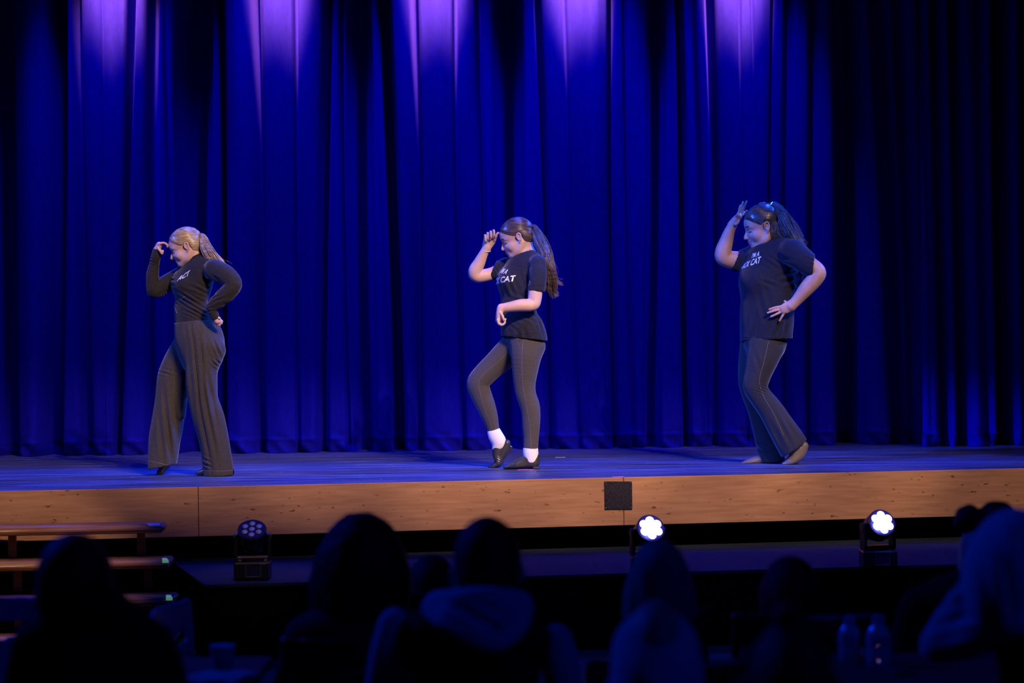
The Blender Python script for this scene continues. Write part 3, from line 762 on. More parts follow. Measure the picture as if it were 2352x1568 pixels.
def shoe(F, D, heel, ball, toe, dy, wid=.036, cutz=STZ + .001, ankle=None, lift=False):
    h, b_, t = [D.J(x, y, dy) for x, y in (heel, ball, toe)]
    F.tube([h, (h + b_) / 2, b_, t], [.026, .027, .024, .015], [wid * .78, wid * .9, wid, wid * .62], side=(0, 1, 0), k=.01)
    if ankle: F.tube([D.J(*ankle, dy), (h * .75 + b_ * .25)], [.032, .03], [.034, .032], k=.02)

# ================================================================== DANCER 1 (left, blonde)
D = Dancer(12.87, 'blonde dancer at the left in zipped black jacket and wide grey trousers, hand on forehead', 450)
J, r = D.J, D.r
sA = (math.sin(math.radians(40)), -math.cos(math.radians(40)), 0)     # wearer's left
H = Head({'hair': (382.8, 558), 'brow': (389.9, 577), 'nose': (393.6, 598), 'chin': (413, 611), 'ear': (436.3, 569.7), 'crown': (418.9, 519.5), 'tie': (451, 538)}, D.Y0, yaw=0.10)
F = Field(*bbox([J(330, 510, -.34), J(570, 760, .3)], .05), .0042)
build_head(F, H, .006, .006)
F.tube([H(-.028, 0, -.035), J(452, 592, 0), J(458, 612, 0)], [r(22), r(20), r(24)], [r(19), r(19), r(24)], side=sA, k=.03)
F.tube(D.pts([(457, 612, 0), (452, 640, 0), (442, 690, 0), (444, 745, 0)]), [r(20), r(26), r(26), r(30)], [.12, .13, .12, .13], side=sA, k=.03)
# arms inside sleeves
F.tube(D.pts([(488, 624, -.13), (535, 655, -.24), (490, 700, -.2), (497, 732, -.18)]), [r(15), r(12), r(10), r(7)], k=.01)
F.tube(D.pts([(412, 634, .11), (355, 666, .04), (352, 615, .02), (361, 574, 0)]), [r(15), r(12), r(10), r(7)], k=.01)
# near hand: palm flat against the hip, fingers back
F.tube(D.pts([(495, 728, -.185), (499, 737, -.18)]), [r(7), r(8)], [.018, .02], side=(0, 1, 0), k=.01)
for (a, b_, c) in (((500, 733), (506, 734.5), (510.5, 738)), ((499, 736), (505, 739), (509, 743)), ((497, 739), (502, 743), (505, 747)), ((494, 740), (498, 744), (500, 747.5))):
    finger(F, [J(*a, -.175), J(*b_, -.172), J(*c, -.165)], .0082)
finger(F, [J(494, 729, -.19), J(500, 729, -.2), J(505, 731, -.2)], .0085)
# far hand: loose fist, fingertips on the brow
F.tube(D.pts([(360, 574, 0), (366, 562.5, 0)]), [r(8), r(7.5)], [.026, .036], side=(0, 1, 0), k=.012)
for i, (dy, e) in enumerate(((-.034, 0), (-.012, .5), (.010, .8), (.030, 1))):
    finger(F, [J(365, 560 + e, dy), J(375, 557.5 + e, dy), J(383, 561 + e, dy), J(384.5, 567 + e, dy * .8)], .0080)
finger(F, [J(364, 571, -.036), J(369, 577, -.042), J(372, 582, -.040), J(374, 576, -.04)], .0095)
me = F.mesh('body'); head_materials(me, F, H); link('body', me, [M['skin1'], M['lip'], M['brow']], D.root)
# jacket
F = Field(*bbox([J(328, 580, -.36), J(575, 765, .30)], .05), .0048)
TL = [(456, 603, 0, 28, .10), (452, 622, 0, 42, .145), (449, 645, 0, 45, .15), (443, 668, 0, 45, .145), (439, 692, 0, 41, .135), (439, 715, 0, 44, .14), (442, 736, 0, 46, .145), (442, 750, 0, 45, .145)]
q = 1 / 1.05
F.tube(D.pts(TL), [D.r(x[3]) * .80 for x in TL], [x[4] * .98 for x in TL], side=sA, k=.02, flat1=(-.13, 0, -1))
F.tube(D.pts([(410, 634, .12), (440, 614, .04), (462, 606, 0), (482, 609, -.06), (496, 620, -.14)]), [.045, .052, .056, .056, .058], k=.03)
F.tube(D.pts([(450, 588, 0), (455, 606, 0)]), [r(22), r(25)], [r(20), r(24)], side=sA, k=.012, flat0=(-.42, 0, .9))
F.ell(J(423, 652, -.05), (.055, .07, .06), k=.06); F.ell(J(412, 650, .03), (.05, .07, .06), k=.06)     # chest
NA = [(493, 621, -.14, 24), (519, 632, -.20, 23), (537, 654, -.245, 18.5), (514, 681, -.225, 19), (490, 701, -.205, 14.5), (488, 712, -.20, 11.5), (496, 733, -.185, 10)]
F.tube(D.pts(NA), D.ra(NA), k=.022, flat1=(.35, 0, -1))
FA_ = [(410, 636, .12, 21), (380, 653, .08, 20.5), (355, 666, .045, 19), (350, 640, .03, 16), (354, 608, .02, 12), (358, 590, .0, 11.5), (363, 573, 0, 11.5)]
F.tube(D.pts(FA_), D.ra(FA_), k=.012, flat1=(.3, 0, 1))
# drape folds
for c, rd, n_, wl, am in (((430, 690, -.13), (.12, .12, .06), (.38, 0, 1), .030, .0042), ((455, 715, -.13), (.12, .10, .05), (.30, 0, 1), .026, .0040), ((460, 665, -.13), (.10, .1, .04), (.25, 0, 1), .04, .0035),
                          ((507, 688, -.23), (.07, .07, .06), (-.55, 0, 1), .024, .0042), ((485, 706, -.2), (.04, .06, .04), (-.3, 0, 1), .017, .0035), ((376, 664, .06), (.05, .08, .06), (1, 0, .7), .022, .0032), ((352, 600, .01), (.03, .05, .06), (.2, 0, 1), .020, .0030),
                          ((500, 640, -.19), (.05, .06, .04), (.5, 0, 1), .03, .003), ((400, 645, 0), (.03, .1, .05), (.6, 0, 1), .03, .003), ((480, 615, -.10), (.05, .06, .03), (-.5, 0, 1), .03, .003)):
    F.crease(J(*c), rd, n_, wl, am * 1.9, bend=(1, 1, 0))
sh = F.mesh('jacket'); V1, Q1 = F.V.copy(), F.Q.copy(); jk = link('jacket', sh, M['jacket'], D.root)
bv = BVHTree.FromPolygons(V1.tolist(), Q1.tolist())
cc = J(449, 640, 0)
shirt_text([('ACT', .030, 1.42, J(434, 632, 0).z, .07, .16, .35)], bv, cc.x, cc.y, M['print'], jk)
def seam(name, px, m_, parent, bv, rad=.0014, off=.001, dy0=-.6):
    """thin cord laid on a surface below photo points"""
    o_ = Vector((0, 0, CAMZ)); pts = []
    C = catmull(np.array([(a, b_, 0) for a, b_ in px], float), 6)
    for a, b_, _ in C:
        d = (P(a, b_, 1) - o_).normalized(); hit, n_, _, _ = bv.ray_cast(o_ + d * 10, d, 8)
        if hit is not None: pts.append(np.array(hit - d * off))
    if len(pts) > 3: strand_tubes(name, [pts], [np.full(len(pts), rad)], m_, parent, 5)
seam('zip', [(424, 681), (410, 692), (399, 698), (402, 708), (406, 719)], M['zip'], jk, bv, .0022)
seam('seam', [(398, 748), (420, 741), (445, 737), (470, 733), (484, 732)], M['lash'], jk, bv, .0014)
# trousers
F = Field(*bbox([J(325, 735, -.3), J(545, 1095, .3)], .03), .0052)
PL = [(442, 738, 0, 42, .135), (449, 758, 0, 49, .155), (458, 780, 0, 57, .17), (463, 806, 0, 53, .17), (462, 825, 0, 45, .15)]
F.tube(D.pts(PL), [D.r(x[3]) * .98 for x in PL], [x[4] for x in PL], side=(0, 1, 0), k=.02, flat0=(-.1, 0, 1))
NL = [(473, 800, -.08, 46, .09), (464, 845, -.09, 37, .095), (463, 885, -.09, 36, .095), (467, 920, -.09, 34, .09), (479, 960, -.09, 36, .09), (489, 1000, -.09, 34.5, .09), (497, 1045, -.09, 34, .09), (503, 1092, -.09, 35.5, .095)]
F.tube(D.pts(NL), D.ra(NL), [x[4] for x in NL], k=.03, flat1=(.04, 0, -1))
FL = [(432, 795, .08, 36, .09), (408, 832, .09, 33, .09), (395, 870, .09, 34.5, .09), (391, 925, .09, 36, .09), (384, 975, .09, 37.5, .09), (376, 1020, .09, 37, .09), (368, 1072, .08, 37, .095)]
F.tube(D.pts(FL), D.ra(FL), [x[4] for x in FL], k=.03, flat1=(.19, 0, -1))
F.tube(D.pts([(420, 835, .03), (418, 900, .05), (416, 953, .05)]), [r(15), r(14), r(11)], .04, k=.015)
for c, rd, n_, wl, am in (((452, 850, -.18), (.07, .1, .30), (1, 0, .10), .052, .0075), ((480, 960, -.18), (.07, .1, .35), (1, 0, .25), .058, .0070), ((500, 800, -.17), (.05, .1, .10), (1, 0, .5), .035, .005), ((385, 980, 0), (.08, .12, .25), (1, 0, .12), .065, .0085),
                          ((497, 835, -.15), (.05, .1, .04), (.5, 0, 1), .028, .005), ((440, 760, -.15), (.1, .1, .05), (1, 0, .1), .045, .003), ((380, 855, .02), (.06, .08, .03), (.1, 0, 1), .03, .004), ((475, 1065, -.17), (.04, .08, .05), (.2, 0, 1), .03, .005)):
    F.crease(J(*c), rd, n_, wl, am * 1.35, bend=(1, 1, 0))
me = F.mesh('trousers'); tr = link('trousers', me, M['trousers'], D.root)
bv = BVHTree.FromPolygons(F.V.tolist(), F.Q.tolist())
seam('seam', [(441, 738), (446, 790), (455, 870), (463, 940), (475, 1000), (485, 1060), (487, 1090)], M['lash'], tr, bv, .0015)
seam('hem_stitch', [(334, 1056), (360, 1062), (385, 1068), (403, 1072)], M['stitch'], tr, bv, .0010)
seam('hem_stitch', [(474, 1080), (495, 1082), (520, 1081), (535, 1080)], M['stitch'], tr, bv, .0010)
for nm, hp, bp, tp, dy, an in (('near', (497, 1079), (472, 1082), (456, 1086), -.09, (488, 1070)), ('far', (381, 1064), (372, 1080), (365, 1085), .08, (379, 1050))):
    F = Field(*bbox([J(340, 1040, dy), J(520, 1095, dy)], .06), .004)
    shoe(F, D, hp, bp, tp, dy, ankle=an); F.cut((0, 0, STZ + .001), (0, 0, -1))
    link('shoe', F.mesh('shoe'), M['jazz'], D.root)
hc = hair_cap(H, M['blonde'], D.root, J(454, 541, 0))
ponytail(D.pts([(452, 540, 0), (464, 546, -.02), (474, 568, -.05), (488, 589, -.08), (508, 606, -.09), (526, 620, -.08)]), [r(4), r(11), r(15), r(17), r(13), r(5)], M['blonde'], D.root, 520, curl=.008, depth=.8)
bm = bmesh.new(); cyl(bm, J(452, 539, 0), J(458, 542.5, -.004), .019, .019, 16); link('hair_tie', bm_mesh('hair_tie', bm, True), M['brown'], D.root)

# ================================================================== DANCER 2 (middle)
D = Dancer(13.2, 'middle dancer in blue-lit black lettered tee and leggings, long brown ponytail, heel of one foot raised', 1195)
J, r = D.J, D.r
sA = (math.sin(math.radians(36)), -math.cos(math.radians(36)), 0)
H = Head({'hair': (1139.8, 536.4), 'brow': (1149.7, 557), 'nose': (1156, 577.8), 'chin': (1175, 591), 'ear': (1193.7, 544.7), 'crown': (1179.6, 493), 'tie': (1213, 521.5)}, D.Y0, yaw=0.04)
F = Field(*bbox([J(1072, 485, -.34), J(1265, 790, .3)], .03), .0042)
build_head(F, H, 0, .006)
F.tube([H(-.030, 0, -.035), J(1207, 570, 0), J(1211, 592, 0)], [r(21), r(19), r(24)], [r(18), r(18), r(24)], side=sA, k=.03)
F.tube(D.pts([(1209, 592, 0), (1203, 620, 0), (1194, 690, 0), (1200, 760, 0)]), [r(18), r(26), r(26), r(28)], [.11, .12, .11, .12], side=sA, k=.03)
NA = [(1236, 612, -.14, 15), (1231, 655, -.175, 16.5), (1227, 692, -.19, 15.5), (1219, 700, -.20, 14.5), (1196, 701, -.215, 14), (1172, 704.5, -.215, 11.5), (1152, 707, -.21, 9.5)]
F.tube(D.pts(NA), D.ra(NA), k=.02)
# near hand, bent down from the wrist, fist
F.tube(D.pts([(1152, 707, -.21), (1148.5, 714, -.21), (1146, 726, -.205), (1145, 735, -.2)]), [r(9), r(8.5), r(7.5), r(7)], [.022, .030, .036, .034], side=(0, 1, 0), k=.012)
for i, dy in enumerate((-.238, -.216, -.194, -.174)):
    finger(F, [J(1143.5, 735, dy), J(1146, 743 + (1.5 if i in (1, 2) else 0), dy), J(1154, 746 - i, dy), J(1160, 740, dy), J(1158, 735, dy)], .0082)
finger(F, [J(1150, 718, -.238), J(1155, 727, -.248), J(1157, 734, -.246), J(1161, 733, -.235)], .0092)
FR = [(1150, 618, .11, 16), (1130, 628, .09, 14.5), (1097, 634, .06, 15), (1091, 622, .05, 15.5), (1100, 605, .045, 14), (1109, 586, .035, 11), (1117, 570, .03, 9)]
F.tube(D.pts(FR), D.ra(FR), k=.02)
F.tube(D.pts([(1117, 571, .03), (1121, 560, .028), (1125.5, 548, .024), (1126, 541, .02)]), [r(9.5), r(13), r(15), r(13)], [.020, .018, .017, .015], side=(0, 1, 0), k=.012)
for (x0, y0, x1, y1, ln) in ((1114, 545, 1115, 552, 8), (1120, 540, 1120.5, 547, 8.5), (1127, 536.5, 1128, 543, 9), (1134, 534, 1135, 540, 8)):
    finger(F, [J(x0, y0 + 1, .015), J(x0 - .3, y0 - 4.5, -.008), J(x0 + .6, y0 - 3.5, -.026), J(x1, y1, -.032), J(x1 + .6, y1 + ln * .45, -.018)], .0085)
finger(F, [J(1136, 552, .01), J(1139, 544, -.005), J(1140.5, 538, -.012), J(1144, 534.5, -.010)], .0088)
me = F.mesh('body'); head_materials(me, F, H); link('body', me, [M['skin2'], M['lip'], M['lash']], D.root)
bd = D.root
# cheek mark (painted paw-like print)
# tee
F = Field(*bbox([J(1115, 575, -.32), J(1268, 795, .28)], .03), .0048)
TL = [(1209, 592, 0, 26, .10), (1203, 610, 0, 42, .14), (1197, 640, 0, 46, .15), (1193, 672, 0, 47, .15), (1190, 705, 0, 45, .14), (1193, 735, 0, 49, .15), (1201, 762, 0, 54, .185), (1205, 790, 0, 55, .195)]
F.tube(D.pts(TL), [D.r(x[3]) * .82 for x in TL], [x[4] * .98 for x in TL], side=sA, k=.02)
F.cut(J(1205, 777, 0), (-.115, 0, -1))
F.tube(D.pts([(1158, 612, .12), (1185, 599, .06), (1210, 592, 0), (1226, 594, -.07), (1235, 604, -.14)]), [.040, .046, .048, .048, .050], k=.03)
F.tube(D.pts([(1235, 606, -.145), (1236, 630, -.17), (1232, 668, -.18)]), [r(18), r(19.5), r(19.5)], k=.02, flat1=(-.12, 0, -1))
F.tube(D.pts([(1160, 612, .12), (1145, 619, .10), (1131, 622, .09)]), [r(20), r(20), r(20)], k=.02, flat1=(-1, 0, .42))
F.ell(J(1170, 645, -.04), (.055, .08, .06), k=.07); F.ell(J(1162, 645, .03), (.045, .07, .06), k=.07)
F.tube([J(1206, 560, 0), J(1210.5, 584, 0)], [r(21), r(21.5)], [r(20), r(20.5)], side=sA, k=.003, neg=True)
for c, rd, n_, wl, am in (((1190, 690, -.15), (.10, .1, .06), (.25, 0, 1), .05, .0042), ((1210, 725, -.16), (.10, .1, .05), (.35, 0, 1), .04, .0042), ((1175, 660, -.12), (.06, .1, .09), (.9, 0, .5), .05, .0045), ((1215, 640, -.17), (.05, .08, .10), (1, 0, .3), .045, .0042),
                          ((1140, 618, .07), (.05, .08, .06), (.8, 0, .5), .03, .0035), ((1190, 765, -.16), (.16, .1, .04), (1, 0, .2), .06, .0035), ((1175, 745, -.15), (.05, .08, .05), (.6, 0, 1), .04, .004), ((1240, 745, -.12), (.04, .1, .07), (1, 0, .3), .045, .004)):
    F.crease(J(*c), rd, n_, wl, am * 1.35, bend=(1, 1, 0))
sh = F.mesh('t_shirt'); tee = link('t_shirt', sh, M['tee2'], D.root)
bv = BVHTree.FromPolygons(F.V.tolist(), F.Q.tolist()); cc = J(1197, 645, 0)
shirt_text([("I'M A", .030, 0.80, J(1177, 630, 0).z, -.02, .145, .25), ('BLACK CAT', 0.038, 1.30, J(1184, 646.5, 0).z, .012, .145, .12)], bv, cc.x, cc.y, M['print'], tee)
seam('hem_stitch', [(1156, 774), (1180, 770), (1210, 766), (1240, 763), (1254, 761)], M['lash'], tee, bv, .0011)
seam('sleeve_stitch', [(1214, 659), (1230, 655), (1250, 653)], M['lash'], tee, bv, .0011)
0 and seam('armhole_seam', [(1206, 655), (1205, 640), (1213, 615), (1226, 602), (1240, 600)], M['lash'], tee, bv, .0012)
# leggings
F = Field(*bbox([J(1065, 745, -.28), J(1262, 1040, .28)], .02), .0045)
PL = [(1204, 772, 0, 40, .11), (1206, 780, 0, 42, .12), (1210, 790, 0, 42, .13), (1207, 802, 0, 36, .12)]
F.tube(D.pts(PL), [D.r(x[3]) for x in PL], [x[4] for x in PL], side=(0, 1, 0), k=.02, flat0=(0, 0, 1))
NL = [(1214, 792, -.07, 39), (1209, 815, -.08, 35), (1206, 850, -.085, 29.5), (1205, 880, -.085, 25), (1208, 905, -.085, 23), (1217, 932, -.085, 22.5), (1220, 955, -.085, 21), (1220, 980, -.085, 19.5), (1220, 1005, -.085, 17), (1219, 1032, -.085, 16.5)]
F.tube(D.pts(NL), D.ra(NL), [x * (.80 if i == 0 else .92) for i, x in enumerate(D.ra(NL))], k=.025, flat1=(0, 0, -1))
FL = [(1180, 795, .07, 33), (1162, 814, .08, 32), (1139, 835, .085, 29), (1113, 860, .085, 27), (1098, 880, .085, 26), (1104, 903, .085, 24.5), (1116, 932, .085, 22), (1125, 957, .085, 18.5), (1131, 978, .085, 15), (1134, 992, .085, 14)]
F.tube(D.pts(FL), D.ra(FL), [x * .95 for x in D.ra(FL)], k=.02, flat1=(.3, 0, -1))
for c, rd, n_, wl, am in (((1115, 885, .02), (.04, .06, .022), (.1, 0, 1), .014, .0024), ((1220, 1024, -.13), (.05, .06, .02), (.05, 0, 1), .014, .0024), ((1134, 985, .04), (.04, .06, .02), (-.3, 0, 1), .014, .002)):
    F.crease(J(*c), rd, n_, wl, am)
me = F.mesh('leggings'); lg = link('leggings', me, M['legging'], D.root)
bv = BVHTree.FromPolygons(F.V.tolist(), F.Q.tolist())
seam('seam', [(1201, 777), (1199, 830), (1201, 880), (1207, 920), (1214, 960), (1219, 1000), (1220, 1030)], M['stitch'], lg, bv, .0009)
seam('seam', [(1166, 810), (1135, 838), (1108, 862), (1100, 880), (1104, 905), (1114, 940), (1124, 965), (1130, 985)], M['stitch'], lg, bv, .0009)
# socks
for L1 in ([(1218.5, 1028, -.085, 17), (1219, 1040, -.085, 17.5), (1221, 1056, -.085, 16)], [(1133, 987, .085, 14.5), (1138, 1000, .08, 17), (1146, 1016, .08, 17), (1142, 1030, .08, 12)]):
    F = Field(*bbox(D.pts(L1), .09), .0036)
    F.tube(D.pts(L1), D.ra(L1), [x * .9 for x in D.ra(L1)], k=.01, flat0=(-.25 if L1[0][0] < 1200 else 0, 0, 1))
    F.crease(J(*L1[0][:3]) - Vector((0, 0, .02)), .06, (.1 if L1[0][0] > 1200 else -.45, 0, 1), .013, .0022)
    link('sock', F.mesh('sock'), M['sock'], D.root)
# jazz shoes
F = Field(*bbox([J(1150, 1035, -.085), J(1245, 1080, -.085)], .05), .0036)
F.tube(D.pts([(1228, 1060, -.085), (1205, 1064, -.085), (1178, 1069, -.085), (1160, 1073, -.085)]), [r(11.5), r(11), r(8), r(4)], [.032, .036, .040, .026], side=(0, 1, 0), k=.012)
F.tube(D.pts([(1222, 1046, -.085), (1223, 1062, -.085)]), [r(15.5), r(15)], [.036, .034], k=.02, flat0=(-.35, 0, 1))
F.tube(D.pts([(1207, 1052, -.085), (1185, 1064, -.085)]), [r(10), r(7)], [.034, .034], k=.02)
F.cut((0, 0, STZ + .0015), (0, 0, -1)); F.cut(J(1212, 1050, -.085), (.35, 0, 1), *bbox([J(1212, 1040, -.085)], .04))
F.crease(J(1232, 1060, -.12), .035, (.4, 0, 1), .012, .0016)
so = link('shoe', F.mesh('shoe'), M['jazz'], D.root)
F = Field(*bbox([J(1115, 1005, .08), J(1180, 1080, .08)], .05), .0036)
F.tube(D.pts([(1164, 1018, .08), (1157, 1034, .08), (1150, 1050, .08), (1147, 1062, .08)]), [r(9.5), r(12.5), r(10), r(9)], [.030, .034, .036, .040], side=(0, 1, 0), k=.012)
F.tube(D.pts([(1143, 1030, .08), (1140, 1045, .08), (1143, 1062, .08), (1134, 1070, .08), (1125, 1074, .08)]), [r(12), r(9), r(7), r(6), r(4.5)], [.036, .038, .040, .036, .024], side=(0, 1, 0), k=.014)
F.cut((0, 0, STZ + .0015), (0, 0, -1))
F.crease(J(1141, 1062, .03), .04, (.5, 0, 1), .013, .0020)
link('shoe', F.mesh('shoe'), M['jazz'], D.root)
# low block heels
for (a, b_) in (((1237, 1066), (1228, 1071.5)), ((1171, 1026), (1165, 1037))):
    dy = -.085 if a[0] > 1200 else .08
    bm = bmesh.new(); A, B = J(*a, dy), J(*b_, dy)
    if a[0] > 1200: box(bm, (J(1231, 1070, dy).x, D.Y0 + dy, STZ + .008), (.042, .052, .014), bev=.004)
    else:
        ax_ = (B - A).normalized(); R3 = ax_.to_track_quat('X', 'Y').to_matrix()
        box(bm, J(1167.3, 1028.5, dy), (.044, .050, .018), bev=.004, R=R3)
    link('heel', bm_mesh('heel', bm), M['jazz'], D.root)
# bracelet
ring = []; c0 = J(1116, 574, .033)
for i in range(25):
    t = i / 24 * 2 * math.pi; ring.append(c0 + Vector((math.cos(t) * r(10.6), math.sin(t) * .030, -math.cos(t) * .006 - math.sin(t) * -.012)))
strand_tubes('bracelet', [ring], [np.full(25, .0028)], M['bangle'], D.root, 6)
hair_cap(H, M['brown'], D.root, J(1216, 524, 0))
ponytail(D.pts([(1214, 522, 0), (1226, 524, -.02), (1238, 548, -.06), (1250, 580, -.10), (1257, 612, -.12), (1262, 640, -.11), (1270, 664, -.10), (1280, 682, -.09)]), [r(4), r(9), r(14), r(15), r(16), r(16), r(13), r(5)], M['brown'], D.root, 620, curl=.022, depth=.8, fly=26)
ponytail(D.pts([(1256, 590, -.11), (1262, 620, -.12), (1275, 642, -.11), (1298, 655, -.1)]), [r(6), r(8), r(7), r(2)], M['brown'], D.root, 60, curl=.008, depth=.8, fly=10)
bm = bmesh.new(); cyl(bm, J(1213, 521, 0), J(1219, 524, -.006), .016, .016, 16); link('hair_tie', bm_mesh('hair_tie', bm, True), M['lash'], D.root)

# ================================================================== DANCER 3 (right)
D = Dancer(13.36, 'dancer at the right in loose lettered tee and flared trousers, open hand at her brow', 1770)
J, r = D.J, D.r
sA = (math.sin(math.radians(38)), -math.cos(math.radians(38)), 0)
H = Head({'hair': (1704, 507), 'brow': (1708.4, 530.4), 'nose': (1712, 547.3), 'chin': (1731.6, 570), 'ear': (1753, 523.2), 'crown': (1748, 467)}, D.Y0, yaw=0.05)
F = Field(*bbox([J(1636, 455, -.40), J(1905, 790, .3)], .03), .0044)
build_head(F, H, .010, .0)
F.tube([H(-.028, 0, -.035), J(1766, 556, 0), J(1772, 580, 0)], [r(24), r(23), r(28)], [r(21), r(21), r(28)], side=sA, k=.03)
F.tube(D.pts([(1770, 580, 0), (1768, 620, 0), (1762, 690, 0), (1760, 765, 0)]), [r(22), r(32), r(36), r(36)], [.13, .15, .15, .15], side=sA, k=.03)
NA = [(1825, 590, -.18, 20), (1856, 607, -.26, 20), (1878, 624, -.285, 18.5), (1872, 640, -.285, 18.5), (1852, 663, -.27, 17), (1832, 687, -.25, 13), (1818, 702, -.24, 11.5)]
F.tube(D.pts(NA), D.ra(NA), k=.02)
F.tube(D.pts([(1818, 701, -.24), (1806, 707, -.235), (1797, 711, -.23)]), [r(12), r(12.5), r(11)], [.020, .018, .015], side=(0, 1, 0), k=.012)
for a, b_, c in (((1799, 703), (1781, 706), (1767, 710.5)), ((1796, 709), (1777, 714), (1763, 718.5)), ((1796, 715), (1784, 721), (1771, 727)), ((1801, 718), (1796, 727), (1790.5, 736.5))):
    finger(F, [J(*a, -.226), J(*b_, -.224), J(*c, -.212)], .0088)
finger(F, [J(1812, 699, -.235), J(1805, 694, -.225), J(1802, 691.5, -.215)], .0095)
FR = [(1712, 596, .13, 21), (1690, 598, .10, 21.5), (1664, 592, .07, 19.5), (1661, 578, .06, 19), (1668, 555, .05, 16), (1674, 535, .04, 13), (1682, 517, .03, 10)]
F.tube(D.pts(FR), D.ra(FR), k=.02)
F.tube(D.pts([(1682, 517, .03), (1688, 507, .03), (1697, 497, .028)]), [r(10), r(9.5), r(7.5)], [.026, .036, .040], side=(0, 1, 0), k=.014)
for i, (b0, m0, t0, dy) in enumerate((((1702, 492), (1709, 477), (1714.5, 463), .055), ((1699, 492), (1703, 477), (1706.5, 464), .030), ((1696, 494), (1698, 482), (1700.5, 472), .006), ((1691, 500), (1693, 494), (1695, 489.5), -.016))):
    finger(F, [J(*b0, dy * .6 + .012), J(*m0, dy), J(*t0, dy)], .0086)
finger(F, [J(1690, 515, -.012), J(1694, 512, -.02), J(1697, 507, -.022)], .0105)
finger(F, [J(1705, 494, .045), J(1710, 488, .06), J(1715, 484, .065)], .0088)
me = F.mesh('body'); head_materials(me, F, H); link('body', me, [M['skin3'], M['lip'], M['lash']], D.root)
F = Field(*bbox([J(1680, 540, -.40), J(1893, 795, .30)], .03), .005)
TL = [(1772, 572, 0, 30, .12), (1768, 592, 0, 54, .17), (1767, 620, 0, 60, .185), (1766, 651, 0, 61, .19), (1763, 690, 0, 64, .20), (1761, 735, 0, 65.5, .20), (1760, 765, 0, 63.5, .195), (1760, 792, 0, 63, .195)]
F.tube(D.pts(TL), [D.r(x[3]) * .86 for x in TL], [x[4] * .98 for x in TL], side=sA, k=.02)
F.cut(J(1760, 779.5, 0), (.04, 0, -1))
F.tube(D.pts([(1712, 592, .13), (1745, 574, .06), (1775, 567, 0), (1800, 566, -.09), (1824, 576, -.17)]), [.055, .062, .060, .064, .070], k=.04)
F.tube(D.pts([(1820, 580, -.17), (1845, 598, -.235), (1869, 616, -.275)]), [r(30), r(28), r(24)], k=.03, flat1=(.95, -.2, -.1))
F.tube(D.pts([(1722, 594, .13), (1706, 597, .11), (1688, 599, .095)]), [r(25), r(24), r(24)], k=.02, flat1=(-1, 0, .42))
F.ell(J(1737, 645, -.06), (.075, .10, .08), k=.08); F.ell(J(1722, 645, .04), (.06, .09, .08), k=.08)
F.ell(J(1835, 640, -.15), (.03, .05, .07), k=.05)
F.tube([J(1762, 545, 0), J(1771, 571, 0)], [r(26), r(27)], [r(24), r(25)], side=sA, k=.003, neg=True)
for c, rd, n_, wl, am in (((1790, 600, -.2), (.14, .1, .05), (.5, 0, 1), .042, .0045), ((1815, 640, -.2), (.08, .1, .06), (-.6, 0, 1), .045, .0055), ((1750, 700, -.2), (.10, .1, .14), (1, 0, .3), .075, .0055), ((1790, 750, -.2), (.12, .1, .07), (1, 0, -.35), .06, .0060), ((1700, 590, .08), (.04, .08, .07), (.9, 0, .5), .025, .0045),
                          ((1720, 755, -.16), (.10, .1, .09), (1, 0, -.25), .06, .0055), ((1770, 650, -.2), (.08, .1, .04), (.2, 0, 1), .05, .004), ((1860, 600, -.27), (.04, .1, .05), (.3, 0, 1), .035, .003)):
    F.crease(J(*c), rd, n_, wl, am * 1.35, bend=(1, 1, 0))
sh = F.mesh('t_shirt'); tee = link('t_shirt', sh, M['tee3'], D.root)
bv = BVHTree.FromPolygons(F.V.tolist(), F.Q.tolist()); cc = J(1766, 620, 0)
shirt_text([("I'M A", .030, .98, J(1739, 589, 0).z, .03, .20, .2), ('BLACK CAT', .040, 1.10, J(1751, 604, 0).z, .035, .215, .2)], bv, cc.x, cc.y, M['print'], tee, xmin=J(1706, 600, -.05).x)
seam('hem_stitch', [(1702, 773), (1730, 775), (1760, 775), (1790, 773), (1818, 770)], M['lash'], tee, bv, .0012)
seam('sleeve_stitch', [(1691, 577), (1699, 592), (1705, 610)], M['lash'], tee, bv, .0012)
# flared trousers
F = Field(*bbox([J(1690, 745, -.3), J(1860, 1068, .3)], .02), .005)
PL = [(1758, 768, 0, 50, .14), (1758, 780, 0, 50, .16), (1757, 792, 0, 46, .165), (1752, 806, 0, 38, .14)]
F.tube(D.pts(PL), [D.r(x[3]) for x in PL], [x[4] for x in PL], side=(0, 1, 0), k=.02, flat0=(0, 0, 1))
NL = [(1760, 798, -.085, 40, .09), (1751, 825, -.095, 36, .09), (1741, 858, -.095, 30.5, .085), (1735, 886, -.095, 28.5, .08), (1745, 908, -.095, 26, .075), (1768, 938, -.095, 28, .08), (1790, 973, -.095, 31, .09), (1810, 1005, -.095, 34, .10), (1824, 1029, -.095, 35, .105)]
F.tube(D.pts(NL), D.ra(NL), [x[4] for x in NL], k=.02, flat1=(.58, 0, -.82))
FL = [(1737, 790, .09, 38, .09), (1724, 830, .09, 28, .085), (1719, 868, .09, 24, .08), (1723, 898, .09, 22, .075), (1737, 935, .09, 22, .075), (1750, 975, .09, 24, .085), (1762, 1015, .09, 27, .095), (1773, 1050, .09, 28, .10), (1776, 1060, .09, 28, .10)]
F.tube(D.pts(FL), D.ra(FL), [x[4] for x in FL], k=.02, flat1=(.05, 0, -1))
